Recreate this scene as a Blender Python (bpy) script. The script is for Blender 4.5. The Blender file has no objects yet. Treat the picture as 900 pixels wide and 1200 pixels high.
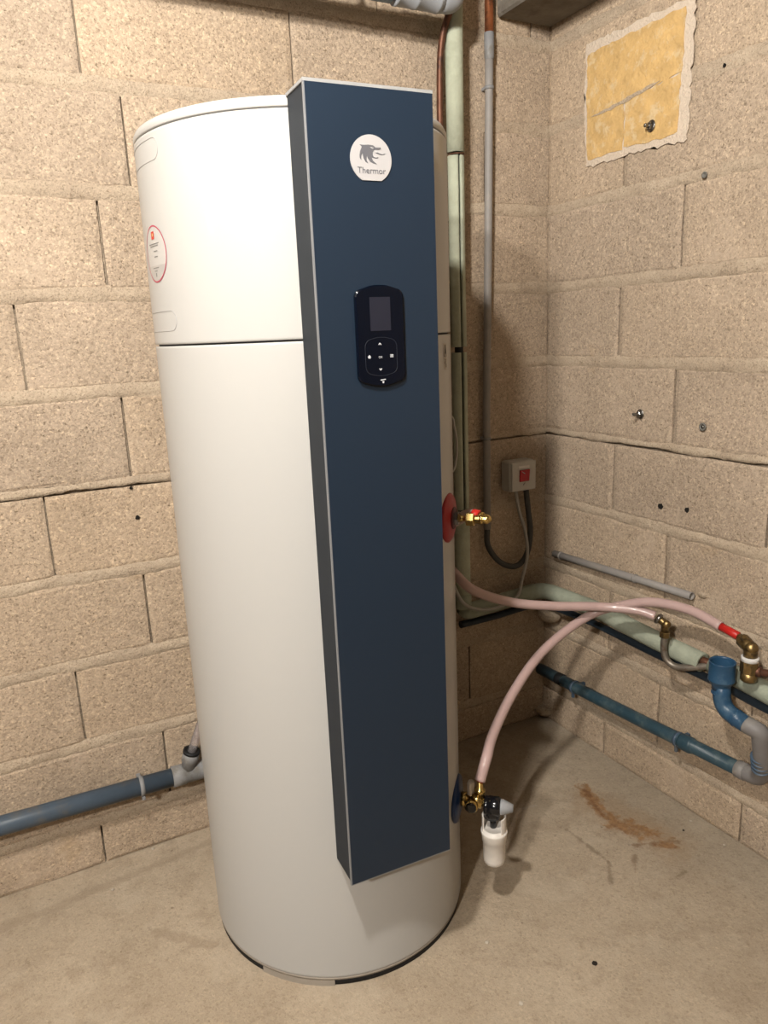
import bpy, bmesh, math, random
from mathutils import Vector, Matrix
random.seed(7)
scene = bpy.context.scene
COL = scene.collection

# ------------------------------------------------------------------ camera
cam_data = bpy.data.cameras.new('camera')
cam = bpy.data.objects.new('camera', cam_data)
COL.objects.link(cam)
scene.camera = cam
cam_data.sensor_fit = 'VERTICAL'
cam_data.sensor_height = 36.0
cam_data.lens = 865.36 / 1200.0 * 36.0
cam_data.clip_start = 0.02
cam.matrix_world = (Matrix.Translation((-1.48685, -1.77511, 1.27349))
                    @ Matrix.Rotation(-0.47646, 4, 'Z')
                    @ Matrix.Rotation(math.pi / 2 - 0.239355, 4, 'X')
                    @ Matrix.Rotation(-0.042631, 4, 'Z'))

# ------------------------------------------------------------------ light
world = bpy.data.worlds.new('world')
scene.world = world
world.use_nodes = True
world.node_tree.nodes['Background'].inputs[0].default_value = (1.0, 0.86, 0.7, 1)
world.node_tree.nodes['Background'].inputs[1].default_value = 0.03

def point_light(name, loc, watts, color, radius):
    d = bpy.data.lights.new(name, 'POINT')
    d.energy = watts
    d.color = color
    d.shadow_soft_size = radius
    o = bpy.data.objects.new(name, d)
    o.location = loc
    COL.objects.link(o)
    return o
point_light('ceiling_bulb', (-1.55, -1.31, 2.22), 70.0, (1.0, 0.955, 0.885), 0.05)
point_light('added_fill_light', (-3.05, -2.50, 2.20), 140.0, (1.0, 0.955, 0.885), 0.07)  # added unseen fill light, brightens the floor, lower tank and right wall
point_light('far_ceiling_bulb', (-4.25, -0.77, 1.95), 22.0, (1.0, 0.955, 0.885), 0.05)

scene.view_settings.view_transform = 'Standard'
scene.view_settings.look = 'None'
scene.view_settings.gamma = 1.0
scene.view_settings.use_curve_mapping = False
scene.view_settings.exposure = 1.06

# ------------------------------------------------------------------ materials
MATS = {}
REFL = 0.58     # overall reflectance level; the exposure above is set for it
class NT:
    def __init__(self, mat):
        self.t = mat.node_tree
    def n(self, typ, **kw):
        nd = self.t.nodes.new(typ)
        for k, v in kw.items():
            setattr(nd, k, v)
        return nd
    def l(self, a, b):
        self.t.links.new(a, b)
    def val(self, sock, v):
        if hasattr(v, 'is_output') or isinstance(v, bpy.types.NodeSocket):
            self.l(v, sock)
        else:
            sock.default_value = v
    def math(self, op, a, b=0.0, clamp=False):
        nd = self.n('ShaderNodeMath', operation=op)
        nd.use_clamp = clamp
        self.val(nd.inputs[0], a)
        self.val(nd.inputs[1], b)
        return nd.outputs[0]
    def vmath(self, op, a, b=None):
        nd = self.n('ShaderNodeVectorMath', operation=op)
        self.val(nd.inputs[0], a)
        if b is not None:
            self.val(nd.inputs[1], b)
        return nd
    def pos(self):
        return self.n('ShaderNodeNewGeometry').outputs['Position']
    def noise(self, vec, scale, detail=4, rough=0.55):
        nd = self.n('ShaderNodeTexNoise')
        self.l(vec, nd.inputs['Vector'])
        nd.inputs['Scale'].default_value = scale
        nd.inputs['Detail'].default_value = detail
        nd.inputs['Roughness'].default_value = rough
        return nd.outputs['Fac']
    def voro(self, vec, scale, out='Color', feature='F1'):
        nd = self.n('ShaderNodeTexVoronoi', feature=feature)
        self.l(vec, nd.inputs['Vector'])
        nd.inputs['Scale'].default_value = scale
        return nd.outputs[out]
    def ramp(self, fac, stops):
        nd = self.n('ShaderNodeValToRGB')
        e = nd.color_ramp.elements
        while len(e) < len(stops):
            e.new(0.5)
        for i, (p, c) in enumerate(stops):
            e[i].position = p
            e[i].color = (*c, 1) if len(c) == 3 else c
        self.val(nd.inputs[0], fac)
        return nd.outputs[0]
    def mix(self, fac, a, b, blend='MIX'):
        nd = self.n('ShaderNodeMix', data_type='RGBA', blend_type=blend)
        self.val(nd.inputs[0], fac)
        for s, v in ((nd.inputs[6], a), (nd.inputs[7], b)):
            if isinstance(v, tuple):
                s.default_value = (*v, 1) if len(v) == 3 else v
            else:
                self.l(v, s)
        return nd.outputs[2]
    def smooth(self, x, lo, hi):
        nd = self.n('ShaderNodeMapRange', interpolation_type='SMOOTHSTEP')
        self.val(nd.inputs[0], x)
        nd.inputs[1].default_value = lo
        nd.inputs[2].default_value = hi
        return nd.outputs[0]
    def bump(self, h, dist, strength=1.0):
        nd = self.n('ShaderNodeBump')
        nd.inputs['Strength'].default_value = strength
        nd.inputs['Distance'].default_value = dist
        self.l(h, nd.inputs['Height'])
        return nd.outputs[0]

def new_mat(name):
    m = bpy.data.materials.new(name)
    m.use_nodes = True
    MATS[name] = m
    k = NT(m)
    b = m.node_tree.nodes['Principled BSDF']
    return m, k, b

def mat(name, rgb, rough=0.5, metal=0.0, spec=0.5, var=0.08, vscale=40, bump=0.0, coat=0.0, dirt=None, dscale=12):
    """plain painted, plastic or metal surface with fine tonal variation"""
    m, k, b = new_mat(name)
    p = k.pos()
    f = k.noise(p, vscale, 3)
    lo = tuple(c * REFL * (1 - var) for c in rgb)
    hi = tuple(c * REFL * (1 + var) for c in rgb)
    if dirt: dirt = tuple(c * REFL for c in dirt)
    col = k.ramp(f, [(0.3, lo), (0.7, hi)])
    if dirt:
        g = k.smooth(k.noise(p, dscale, 5, 0.65), 0.5, 0.68)
        col = k.mix(g, col, dirt)
    k.l(col, b.inputs['Base Color'])
    b.inputs['Roughness'].default_value = rough
    b.inputs['Metallic'].default_value = metal
    b.inputs['Specular IOR Level'].default_value = spec * REFL
    b.inputs['Coat Weight'].default_value = coat
    b.inputs['Coat Roughness'].default_value = 0.07
    if bump:
        k.l(k.bump(k.noise(p, vscale * 3, 3), bump), b.inputs['Normal'])
    return m

def concrete_block():
    m, k, b = new_mat('concrete_block')
    p = k.pos()
    big = k.noise(p, 3.2, 5, 0.6)
    col = k.ramp(big, [(0.3, (0.55, 0.435, 0.325)), (0.52, (0.635, 0.505, 0.38)), (0.72, (0.71, 0.565, 0.43))])
    rnd = k.n('ShaderNodeObjectInfo').outputs['Random']
    tint = k.ramp(rnd, [(0.0, (0.94, 0.945, 0.96)), (0.5, (1.0, 0.995, 0.985)), (1.0, (1.04, 1.02, 0.985))])
    col = k.mix(1.0, col, tint, 'MULTIPLY')
    wob = k.vmath('ADD', p, None)
    nz = k.n('ShaderNodeTexNoise'); k.l(p, nz.inputs['Vector']); nz.inputs['Scale'].default_value = 90
    sc = k.vmath('SCALE', nz.outputs['Color']); sc.inputs['Scale'].default_value = 0.006
    k.l(sc.outputs[0], wob.inputs[1])
    w = wob.outputs[0]
    cell = k.n('ShaderNodeSeparateColor'); k.l(k.voro(w, 165), cell.inputs[0])
    g = k.ramp(cell.outputs[0], [(0.0, (0.66, 0.64, 0.62)), (0.2, (0.9, 0.89, 0.88)), (0.75, (1.02, 1.02, 1.02)), (0.93, (1.18, 1.18, 1.16)), (1.0, (1.4, 1.38, 1.33))])
    col = k.mix(0.6, col, g, 'MULTIPLY')
    cell2 = k.n('ShaderNodeSeparateColor'); k.l(k.voro(w, 330), cell2.inputs[0])
    g2 = k.ramp(cell2.outputs[0], [(0.0, (0.62, 0.6, 0.58)), (0.16, (0.93, 0.92, 0.91)), (0.8, (1.03, 1.03, 1.02)), (1.0, (1.38, 1.36, 1.3))])
    col = k.mix(0.8, col, g2, 'MULTIPLY')
    fine = k.noise(p, 420, 3, 0.7)
    col = k.mix(k.smooth(fine, 0.56, 0.70), col, k.mix(1.0, col, (0.66, 0.64, 0.62), 'MULTIPLY'))
    pit = k.smooth(k.noise(p, 175, 4, 0.65), 0.61, 0.68)
    col = k.mix(pit, col, k.mix(1.0, col, (0.50, 0.47, 0.43), 'MULTIPLY'))
    smear = k.smooth(k.noise(p, 6.0, 7, 0.75), 0.54, 0.66)
    col = k.mix(k.math('MULTIPLY', smear, 0.45), col, (0.70, 0.56, 0.425))
    och = k.smooth(k.noise(k.vmath('ADD', p, (7.3, 2.1, 4.4)).outputs[0], 4.5, 4, 0.6), 0.66, 0.76)
    col = k.mix(k.math('MULTIPLY', och, 0.35), col, (0.62, 0.43, 0.23))
    col = k.mix(1.0, col, (REFL, REFL, REFL), 'MULTIPLY')
    k.l(col, b.inputs['Base Color'])
    b.inputs['Roughness'].default_value = 0.95
    b.inputs['Specular IOR Level'].default_value = 0.15
    dist = k.voro(w, 165, 'Distance')
    h = k.math('SUBTRACT', k.math('MULTIPLY', fine, 0.8), k.math('MULTIPLY', dist, 0.6))
    h = k.math('SUBTRACT', h, k.math('MULTIPLY', pit, 1.1))
    h = k.math('ADD', h, k.math('MULTIPLY', k.noise(p, 22, 4), 1.6))
    k.l(k.bump(h, 0.0026, 0.6), b.inputs['Normal'])
concrete_block()

def mortar():
    m, k, b = new_mat('mortar')
    p = k.pos()
    n1 = k.noise(p, 9, 6, 0.7)
    col = k.ramp(n1, [(0.3, (0.57, 0.45, 0.335)), (0.55, (0.70, 0.565, 0.425)), (0.75, (0.80, 0.655, 0.50))])
    f = k.noise(p, 330, 3, 0.7)
    col = k.mix(k.smooth(f, 0.52, 0.68), col, k.mix(1.0, col, (0.62, 0.6, 0.57), 'MULTIPLY'))
    c3 = k.n('ShaderNodeSeparateColor'); k.l(k.voro(p, 300), c3.inputs[0])
    col = k.mix(0.7, col, k.ramp(c3.outputs[0], [(0.0, (0.7, 0.68, 0.66)), (0.2, (0.95, 0.95, 0.94)), (1.0, (1.12, 1.12, 1.1))]), 'MULTIPLY')
    pt_ = k.smooth(k.noise(p, 120, 4, 0.65), 0.62, 0.70)
    col = k.mix(pt_, col, k.mix(1.0, col, (0.6, 0.57, 0.53), 'MULTIPLY'))
    col = k.mix(1.0, col, (REFL, REFL, REFL), 'MULTIPLY')
    k.l(col, b.inputs['Base Color'])
    b.inputs['Roughness'].default_value = 0.95
    b.inputs['Specular IOR Level'].default_value = 0.15
    h = k.math('ADD', k.math('MULTIPLY', f, 0.8), k.math('MULTIPLY', k.noise(p, 60, 6, 0.65), 1.8))
    k.l(k.bump(h, 0.004, 0.8), b.inputs['Normal'])
mortar()

def floor_mat():
    m, k, b = new_mat('floor_concrete')
    p = k.pos()
    big = k.noise(p, 1.9, 6, 0.62)
    col = k.ramp(big, [(0.28, (0.46, 0.365, 0.262)), (0.5, (0.56, 0.455, 0.335)), (0.72, (0.64, 0.53, 0.40))])
    mid = k.noise(p, 14, 6, 0.68)
    col = k.mix(k.math('MULTIPLY', k.smooth(mid, 0.47, 0.66), 0.5), col, (0.40, 0.31, 0.22))
    sep = k.n('ShaderNodeSeparateXYZ'); k.l(p, sep.inputs[0])
    # trowelled smoother greyer strip along the right wall
    strip = k.smooth(k.math('ADD', sep.outputs[0], k.math('MULTIPLY', k.math('SUBTRACT', k.noise(p, 7, 4), 0.5), 0.25)), -0.22, 0.0)
    col = k.mix(k.math('MULTIPLY', strip, 0.45), col, (0.42, 0.36, 0.28))
    fine = k.noise(p, 260, 3, 0.7)
    col = k.mix(k.math('MULTIPLY', k.smooth(fine, 0.52, 0.72), 0.55), col, k.mix(1.0, col, (0.62, 0.6, 0.57), 'MULTIPLY'))
    cf = k.n('ShaderNodeSeparateColor'); k.l(k.voro(p, 210), cf.inputs[0])
    col = k.mix(0.55, col, k.ramp(cf.outputs[0], [(0.0, (0.72, 0.7, 0.67)), (0.2, (0.96, 0.96, 0.95)), (0.85, (1.03, 1.03, 1.03)), (1.0, (1.2, 1.2, 1.18))]), 'MULTIPLY')
    blot = k.smooth(k.noise(p, 5.0, 7, 0.72), 0.50, 0.62)
    col = k.mix(k.math('MULTIPLY', blot, 0.28), col, (0.68, 0.58, 0.45))
    spot = k.smooth(k.voro(p, 24, 'Distance'), 0.10, 0.05)
    keep = k.n('ShaderNodeSeparateColor'); k.l(k.voro(p, 24), keep.inputs[0])
    spot = k.math('MULTIPLY', spot, k.math('GREATER_THAN', keep.outputs[0], 0.9))
    col = k.mix(k.math('MULTIPLY', spot, 0.55), col, (0.16, 0.12, 0.085))
    flat = k.n('ShaderNodeCombineXYZ'); k.l(sep.outputs[0], flat.inputs[0]); k.l(sep.outputs[1], flat.inputs[1])
    def seg(a, bb, width, soft, wob, scale=16):
        A = Vector((*a, 0)); D = Vector((*bb, 0)) - A
        pa = k.vmath('SUBTRACT', flat.outputs[0], tuple(A)).outputs[0]
        dt = k.vmath('DOT_PRODUCT', pa, tuple(D)).outputs['Value']
        h = k.math('DIVIDE', dt, D.length_squared, True)
        sc = k.vmath('SCALE', tuple(D)); k.l(h, sc.inputs['Scale'])
        d = k.vmath('LENGTH', k.vmath('SUBTRACT', pa, sc.outputs[0]).outputs[0]).outputs['Value']
        d = k.math('ADD', d, k.math('MULTIPLY', k.math('SUBTRACT', k.noise(p, scale, 5, 0.65), 0.5), wob))
        return k.smooth(d, width + soft, width - soft)
    # rust stain left on the screed, older pale halo, scratches
    halo = seg((-0.20, -0.44), (-0.15, -0.66), 0.055, 0.03, 0.16)
    col = k.mix(k.math('MULTIPLY', halo, 0.32), col, (0.40, 0.255, 0.135))
    rust = k.math('MAXIMUM', seg((-0.175, -0.385), (-0.208, -0.515), 0.019, 0.007, 0.075, 30), seg((-0.205, -0.545), (-0.160, -0.655), 0.029, 0.008, 0.095, 30))
    rust = k.math('MULTIPLY', rust, k.smooth(k.noise(p, 18, 5, 0.7), 0.34, 0.52))
    col = k.mix(k.math('MULTIPLY', rust, 0.8), col, k.ramp(k.noise(p, 70, 5, 0.7), [(0.35, (0.24, 0.11, 0.04)), (0.65, (0.46, 0.24, 0.095))]))
    rust2 = k.math('MAXIMUM', seg((-0.178, -0.40), (-0.215, -0.50), 0.004, 0.006, 0.05, 40), seg((-0.235, -0.63), (-0.13, -0.675), 0.004, 0.006, 0.04, 40))
    col = k.mix(k.math('MULTIPLY', rust2, 0.6), col, (0.20, 0.085, 0.03))
    for a, bb, c, w in (((-0.335, -0.50), (-0.33, -0.64), (0.20, 0.14, 0.09), 0.004), ((-0.33, -0.64), (-0.375, -0.70), (0.20, 0.14, 0.09), 0.004),
                     ((-0.26, -0.66), (-0.30, -0.70), (0.20, 0.12, 0.07), 0.003), ((-0.20, -0.76), (-0.25, -0.76), (0.22, 0.15, 0.09), 0.003),
                     ((-0.40, -0.37), (-0.34, -0.38), (0.60, 0.54, 0.45), 0.002), ((-1.9, -0.14), (-1.1, -0.06), (0.42, 0.33, 0.235), 0.012),
                     ((-1.34, -0.30), (-1.24, -0.40), (0.40, 0.31, 0.22), 0.012)):
        col = k.mix(k.math('MULTIPLY', seg(a, bb, w, 0.005, 0.035, 34), 0.55), col, c)
    col = k.mix(1.0, col, (REFL, REFL, REFL), 'MULTIPLY')
    k.l(col, b.inputs['Base Color'])
    b.inputs['Roughness'].default_value = 0.85
    b.inputs['Specular IOR Level'].default_value = 0.2
    h = k.math('ADD', k.math('MULTIPLY', fine, 0.35), k.math('MULTIPLY', k.noise(p, 30, 6, 0.6), 1.4))
    k.l(k.bump(h, 0.0035, 0.8), b.inputs['Normal'])
floor_mat()

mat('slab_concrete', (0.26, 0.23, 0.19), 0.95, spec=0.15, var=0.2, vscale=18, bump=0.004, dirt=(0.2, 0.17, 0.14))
mat('tank_white', (0.615, 0.605, 0.585), 0.42, spec=0.10, var=0.004, vscale=4, coat=0.35)
mat('groove', (0.03, 0.03, 0.03), 0.7, var=0.1)
mat('outline_grey', (0.50, 0.49, 0.48), 0.5, var=0.03)
mat('base_plastic', (0.42, 0.37, 0.31), 0.6, var=0.05)
mat('base_dark', (0.012, 0.012, 0.014), 0.7, var=0.1)
mat('panel_navy', (0.012, 0.027, 0.052), 0.45, spec=0.6, var=0.01, vscale=3)
mat('panel_slate', (0.07, 0.082, 0.10), 0.5, var=0.015, vscale=4)
mat('trim_white', (0.82, 0.82, 0.82), 0.4, var=0.01)
mat('trim_silver', (0.36, 0.37, 0.39), 0.4, metal=0.3, var=0.02)
mat('plate_white', (0.57, 0.555, 0.56), 0.35, var=0.01)
mat('logo_grey', (0.16, 0.16, 0.18), 0.45, var=0.03)
mat('control_black', (0.0018, 0.004, 0.011), 0.10, spec=0.3, var=0.05)
mat('control_screen', (0.022, 0.024, 0.04), 0.2, var=0.03)
mat('icon_white', (0.72, 0.74, 0.78), 0.4, var=0.02)
mat('pad_line', (0.03, 0.035, 0.05), 0.2, var=0.02)
mat('sticker_white', (0.64, 0.62, 0.595), 0.4, var=0.01)
mat('sticker_shade', (0.55, 0.525, 0.50), 0.4, var=0.01)
mat('sticker_ring', (0.62, 0.06, 0.13), 0.4, var=0.05)
mat('sticker_red', (0.75, 0.05, 0.03), 0.4, var=0.05)
mat('sticker_gold', (0.85, 0.55, 0.2), 0.4, var=0.05)
mat('print_grey', (0.24, 0.235, 0.23), 0.5, var=0.05)
mat('warning_paper', (0.55, 0.50, 0.43), 0.5, var=0.02)
mat('collar_red', (0.42, 0.018, 0.022), 0.38, var=0.05)
mat('collar_red_dark', (0.10, 0.006, 0.010), 0.5, var=0.05)
mat('collar_blue', (0.004, 0.035, 0.15), 0.32, var=0.05)
mat('chrome', (0.62, 0.62, 0.64), 0.22, metal=1.0, var=0.06)
mat('zinc', (0.48, 0.47, 0.46), 0.32, metal=1.0, var=0.12, dirt=(0.2, 0.18, 0.15), dscale=200)
mat('brass', (0.78, 0.55, 0.20), 0.24, metal=1.0, var=0.08, vscale=90)
mat('old_brass', (0.36, 0.245, 0.105), 0.38, metal=0.9, var=0.2, vscale=90, dirt=(0.17, 0.13, 0.08), dscale=70)
mat('copper', (0.50, 0.185, 0.085), 0.42, metal=0.75, var=0.2, vscale=60, dirt=(0.19, 0.08, 0.045), dscale=40)
mat('dark_copper', (0.17, 0.075, 0.045), 0.5, metal=0.6, var=0.25, vscale=40, dirt=(0.06, 0.035, 0.03), dscale=30)
mat('tinned_pipe', (0.30, 0.26, 0.215), 0.45, metal=0.6, var=0.2, vscale=60, dirt=(0.2, 0.12, 0.08), dscale=50)
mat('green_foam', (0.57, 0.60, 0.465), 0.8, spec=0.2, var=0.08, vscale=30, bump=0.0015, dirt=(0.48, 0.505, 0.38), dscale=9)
mat('shaded_green_foam', (0.44, 0.475, 0.375), 0.85, spec=0.2, var=0.1, vscale=30, bump=0.0015, dirt=(0.35, 0.37, 0.29), dscale=9)  # darker copy of the green foam; shade on the low run put into the colour
mat('foam_inside', (0.03, 0.032, 0.03), 0.9, var=0.2)
mat('black_rubber', (0.014, 0.015, 0.017), 0.6, var=0.2)
mat('grey_pvc', (0.33, 0.33, 0.335), 0.5, var=0.05, dirt=(0.24, 0.225, 0.20), dscale=20)
mat('pale_grey_pvc', (0.40, 0.42, 0.45), 0.45, var=0.03)
mat('blue_grey_pvc', (0.085, 0.13, 0.19), 0.4, var=0.06, dirt=(0.15, 0.165, 0.18), dscale=14)
mat('sky_pvc', (0.25, 0.37, 0.49), 0.4, var=0.04)
mat('drain_pvc', (0.085, 0.118, 0.16), 0.42, var=0.06, dirt=(0.13, 0.135, 0.14), dscale=12)
mat('blue_pvc', (0.03, 0.09, 0.175), 0.32, var=0.05, dirt=(0.07, 0.14, 0.22), dscale=25)
mat('teal_pvc', (0.04, 0.085, 0.115), 0.38, var=0.08, dirt=(0.10, 0.15, 0.165), dscale=18)
mat('conduit_grey', (0.37, 0.345, 0.325), 0.55, var=0.06, dirt=(0.42, 0.38, 0.34), dscale=15)
mat('elbow_grey', (0.255, 0.24, 0.235), 0.5, var=0.06, dirt=(0.32, 0.30, 0.28), dscale=15)
mat('service_dark', (0.028, 0.042, 0.058), 0.5, var=0.15)
mat('flex_grey', (0.085, 0.083, 0.078), 0.6, var=0.1)
mat('cable_white', (0.50, 0.475, 0.43), 0.45, var=0.05)
mat('pink_hose', (0.62, 0.44, 0.415), 0.3, spec=0.5, var=0.05, vscale=25, coat=0.2)
mat('red_sleeve', (0.62, 0.025, 0.02), 0.35, var=0.05)
mat('switch_white', (0.66, 0.63, 0.57), 0.35, var=0.02)
mat('switch_red', (0.52, 0.012, 0.02), 0.25, var=0.05, coat=0.3)
mat('valve_black', (0.006, 0.007, 0.010), 0.22, var=0.05, coat=0.3)
mat('valve_grey', (0.40, 0.41, 0.43), 0.45, var=0.03)
mat('siphon_white', (0.98, 0.92, 0.85), 0.35, var=0.02)
mat('ptfe_tape', (0.85, 0.83, 0.80), 0.7, var=0.05, bump=0.002)
mat('patch_yellow', (0.80, 0.53, 0.225), 0.85, spec=0.2, var=0.14, vscale=26, bump=0.004, dirt=(0.86, 0.65, 0.38), dscale=38)
mat('patch_white', (0.86, 0.72, 0.58), 0.9, spec=0.2, var=0.06, vscale=60, bump=0.004)
mat('plug_grey', (0.20, 0.19, 0.17), 0.6, var=0.1)
mat('hole_dark', (0.012, 0.010, 0.008), 0.95, var=0.2)
mat('chip_pale', (0.66, 0.58, 0.47), 0.9, var=0.1)
mat('chip_dark', (0.03, 0.022, 0.016), 0.9, var=0.1)

def clear_hose():
    m, k, b = new_mat('clear_hose')
    p = k.pos()
    k.l(k.ramp(k.noise(p, 30), [(0.3, (0.60, 0.56, 0.58)), (0.7, (0.70, 0.66, 0.66))]), b.inputs['Base Color'])
    b.inputs['Roughness'].default_value = 0.22
    b.inputs['Transmission Weight'].default_value = 0.85
    b.inputs['IOR'].default_value = 1.2
clear_hose()

# ------------------------------------------------------------------ mesh helpers
class M:
    """collects vertices and faces in world coordinates"""
    def __init__(self):
        self.v = []; self.f = []; self.s = []
    def add(self, vs, fs, smooth=True):
        o = len(self.v)
        self.v += [Vector(x) for x in vs]
        for f in fs:
            self.f.append(tuple(i + o for i in f)); self.s.append(smooth)
        return self
    def bm(self, b, smooth=False):
        b.verts.index_update()
        self.add([v.co.copy() for v in b.verts], [tuple(v.index for v in f.verts) for f in b.faces], smooth)
        b.free()
        return self
    def box(self, cx, cy, cz, sx, sy, sz, bev=0.0, seg=2, rot=None):
        b = bmesh.new()
        bmesh.ops.create_cube(b, size=1.0)
        bmesh.ops.scale(b, vec=(sx, sy, sz), verts=b.verts)
        if bev:
            bmesh.ops.bevel(b, geom=b.edges[:], offset=bev, segments=seg, affect='EDGES', profile=0.5)
        if rot is not None:
            bmesh.ops.transform(b, matrix=rot, verts=b.verts)
        bmesh.ops.translate(b, vec=(cx, cy, cz), verts=b.verts)
        return self.bm(b, False)
    def lathe(self, prof, origin, axis, seg=32, smooth=True, hexa=False):
        """prof: list of (radius, height along axis)"""
        ax = Vector(axis).normalized()
        t = Vector((0, 0, 1)) if abs(ax.z) < 0.9 else Vector((1, 0, 0))
        e1 = ax.cross(t).normalized(); e2 = ax.cross(e1)
        o = Vector(origin)
        vs = []; fs = []
        if hexa: seg = 6
        for r, h in prof:
            for i in range(seg):
                a = 2 * math.pi * i / seg
                vs.append(o + ax * h + (e1 * math.cos(a) + e2 * math.sin(a)) * r)
        for j in range(len(prof) - 1):
            for i in range(seg):
                k = (i + 1) % seg
                fs.append((j * seg + i, j * seg + k, (j + 1) * seg + k, (j + 1) * seg + i))
        if prof[0][0] > 1e-6: fs.append(tuple(range(seg))[::-1])
        if prof[-1][0] > 1e-6: fs.append(tuple((len(prof) - 1) * seg + i for i in range(seg)))
        return self.add(vs, fs, smooth and not hexa)
    def tube(self, pts, r, seg=14, cap=True, hollow=0.0):
        """tube along a polyline; r a number or a list"""
        pts = [Vector(p) for p in pts]
        n = len(pts)
        rs = r if isinstance(r, (list, tuple)) else [r] * n
        tang = []
        for i in range(n):
            a = pts[max(0, i - 1)]; b = pts[min(n - 1, i + 1)]
            tang.append((b - a).normalized())
        t0 = tang[0]
        u = t0.orthogonal().normalized()
        vs = []; fs = []
        for i in range(n):
            if i:
                q = tang[i - 1].rotation_difference(tang[i])
                u = q @ u
                u = (u - tang[i] * u.dot(tang[i])).normalized()
            w = tang[i].cross(u)
            for k in range(seg):
                a = 2 * math.pi * k / seg
                vs.append(pts[i] + (u * math.cos(a) + w * math.sin(a)) * rs[i])
        for i in range(n - 1):
            for k in range(seg):
                k2 = (k + 1) % seg
                fs.append((i * seg + k, i * seg + k2, (i + 1) * seg + k2, (i + 1) * seg + k))
        self.add(vs, fs, True)
        if cap:
            o = len(self.v) - n * seg
            for base, rev in ((0, True), ((n - 1) * seg, False)):
                idx = [o + base + k for k in range(seg)]
                self.f.append(tuple(idx[::-1] if rev else idx)); self.s.append(False)
        return self
    def prism(self, poly, mp, h0, h1):
        """poly in 2D, mp(u, v, h) -> world"""
        b = bmesh.new()
        vs = [b.verts.new((x, y, 0)) for x, y in poly]
        f = b.faces.new(vs)
        top = bmesh.ops.triangulate(b, faces=[f])
        b.verts.index_update()
        tris = [tuple(v.index for v in q.verts) for q in b.faces]
        b.free()
        n = len(poly)
        self.add([mp(x, y, h1) for x, y in poly] + [mp(x, y, h0) for x, y in poly],
                 tris + [(i, (i + 1) % n, n + (i + 1) % n, n + i) for i in range(n)], False)
        return self

def smooth_path(pts, sub=8):
    """Catmull-Rom through the points"""
    P = [Vector(p) for p in pts]
    P = [P[0] * 2 - P[1]] + P + [P[-1] * 2 - P[-2]]
    out = []
    for i in range(1, len(P) - 2):
        p0, p1, p2, p3 = P[i - 1:i + 3]
        for s in range(sub):
            t = s / sub
            out.append(0.5 * ((2 * p1) + (p2 - p0) * t + (2 * p0 - 5 * p1 + 4 * p2 - p3) * t * t + (3 * p1 - p0 - 3 * p2 + p3) * t ** 3))
    out.append(P[-2])
    return out

def arc_path(pts, rad, sub=6):
    """straight runs with rounded corners"""
    P = [Vector(p) for p in pts]
    out = [P[0]]
    for i in range(1, len(P) - 1):
        a = (P[i - 1] - P[i]); b = (P[i + 1] - P[i])
        d = min(rad, a.length * 0.49, b.length * 0.49)
        A = P[i] + a.normalized() * d; B = P[i] + b.normalized() * d
        for s in range(sub + 1):
            t = s / sub
            out.append((1 - t) ** 2 * A + 2 * t * (1 - t) * P[i] + t * t * B)
    out.append(P[-1])
    return out

def wloc(o):
    v = Vector(o.location)
    while o.parent:
        o = o.parent
        v = v + o.location
    return v

def obj(name, m, mats, parent=None, loc=None):
    """link the collected shape as one mesh object"""
    if loc is None:
        if parent is not None:
            loc = wloc(parent)
        else:
            xs = [v.x for v in m.v]; ys = [v.y for v in m.v]; zs = [v.z for v in m.v]
            loc = Vector(((min(xs) + max(xs)) / 2, (min(ys) + max(ys)) / 2, min(zs)))
    loc = Vector(loc)
    me = bpy.data.meshes.new(name)
    me.from_pydata([tuple(v - loc) for v in m.v], [], m.f)
    b = bmesh.new(); b.from_mesh(me)
    bmesh.ops.recalc_face_normals(b, faces=b.faces)
    b.to_mesh(me); b.free()
    for i, s in enumerate(m.s):
        me.polygons[i].use_smooth = s
    if isinstance(mats, str): mats = [mats]
    for x in mats: me.materials.append(MATS[x])
    o = bpy.data.objects.new(name, me)
    COL.objects.link(o)
    if parent is not None:
        o.parent = parent
        o.location = loc - wloc(parent)
    else:
        o.location = loc
    return o

def tag(o, label, cat, group=None):
    o['label'] = label; o['category'] = cat
    if group: o['group'] = group
    return o
def thing(name, label, cat, loc, group=None):
    o = bpy.data.objects.new(name, None)
    o.empty_display_size = 0.05
    o.location = loc
    COL.objects.link(o)
    return tag(o, label, cat, group)
def struct(o):
    o['kind'] = 'structure'
    return o

def text_mesh(s, width, align_left=True):
    """flat letter shapes as (verts2d, faces), scaled to a given width"""
    cu = bpy.data.curves.new('lettering', 'FONT')
    cu.body = s; cu.resolution_u = 3
    t = bpy.data.objects.new('lettering', cu)
    COL.objects.link(t)
    dg = bpy.context.evaluated_depsgraph_get()
    me = bpy.data.meshes.new_from_object(t.evaluated_get(dg))
    vs = [(v.co.x, v.co.y) for v in me.vertices]
    fs = [tuple(p.vertices) for p in me.polygons]
    bpy.data.objects.remove(t); bpy.data.curves.remove(cu); bpy.data.meshes.remove(me)
    x0 = min(v[0] for v in vs); x1 = max(v[0] for v in vs)
    k = width / (x1 - x0)
    return [((x - x0) * k, y * k) for x, y in vs], fs

# ------------------------------------------------------------------ room shell
CH = 0.21            # course pitch
J1 = 0.118           # first bed joint above the floor
PITCH = 0.468        # block length along the wall
def joint_z(k): return 0.0 if k == 0 else J1 + CH * (k - 1)
CEIL = 2.34
X_LEFT = -7.5; Y_FRONT = -6.5

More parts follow.
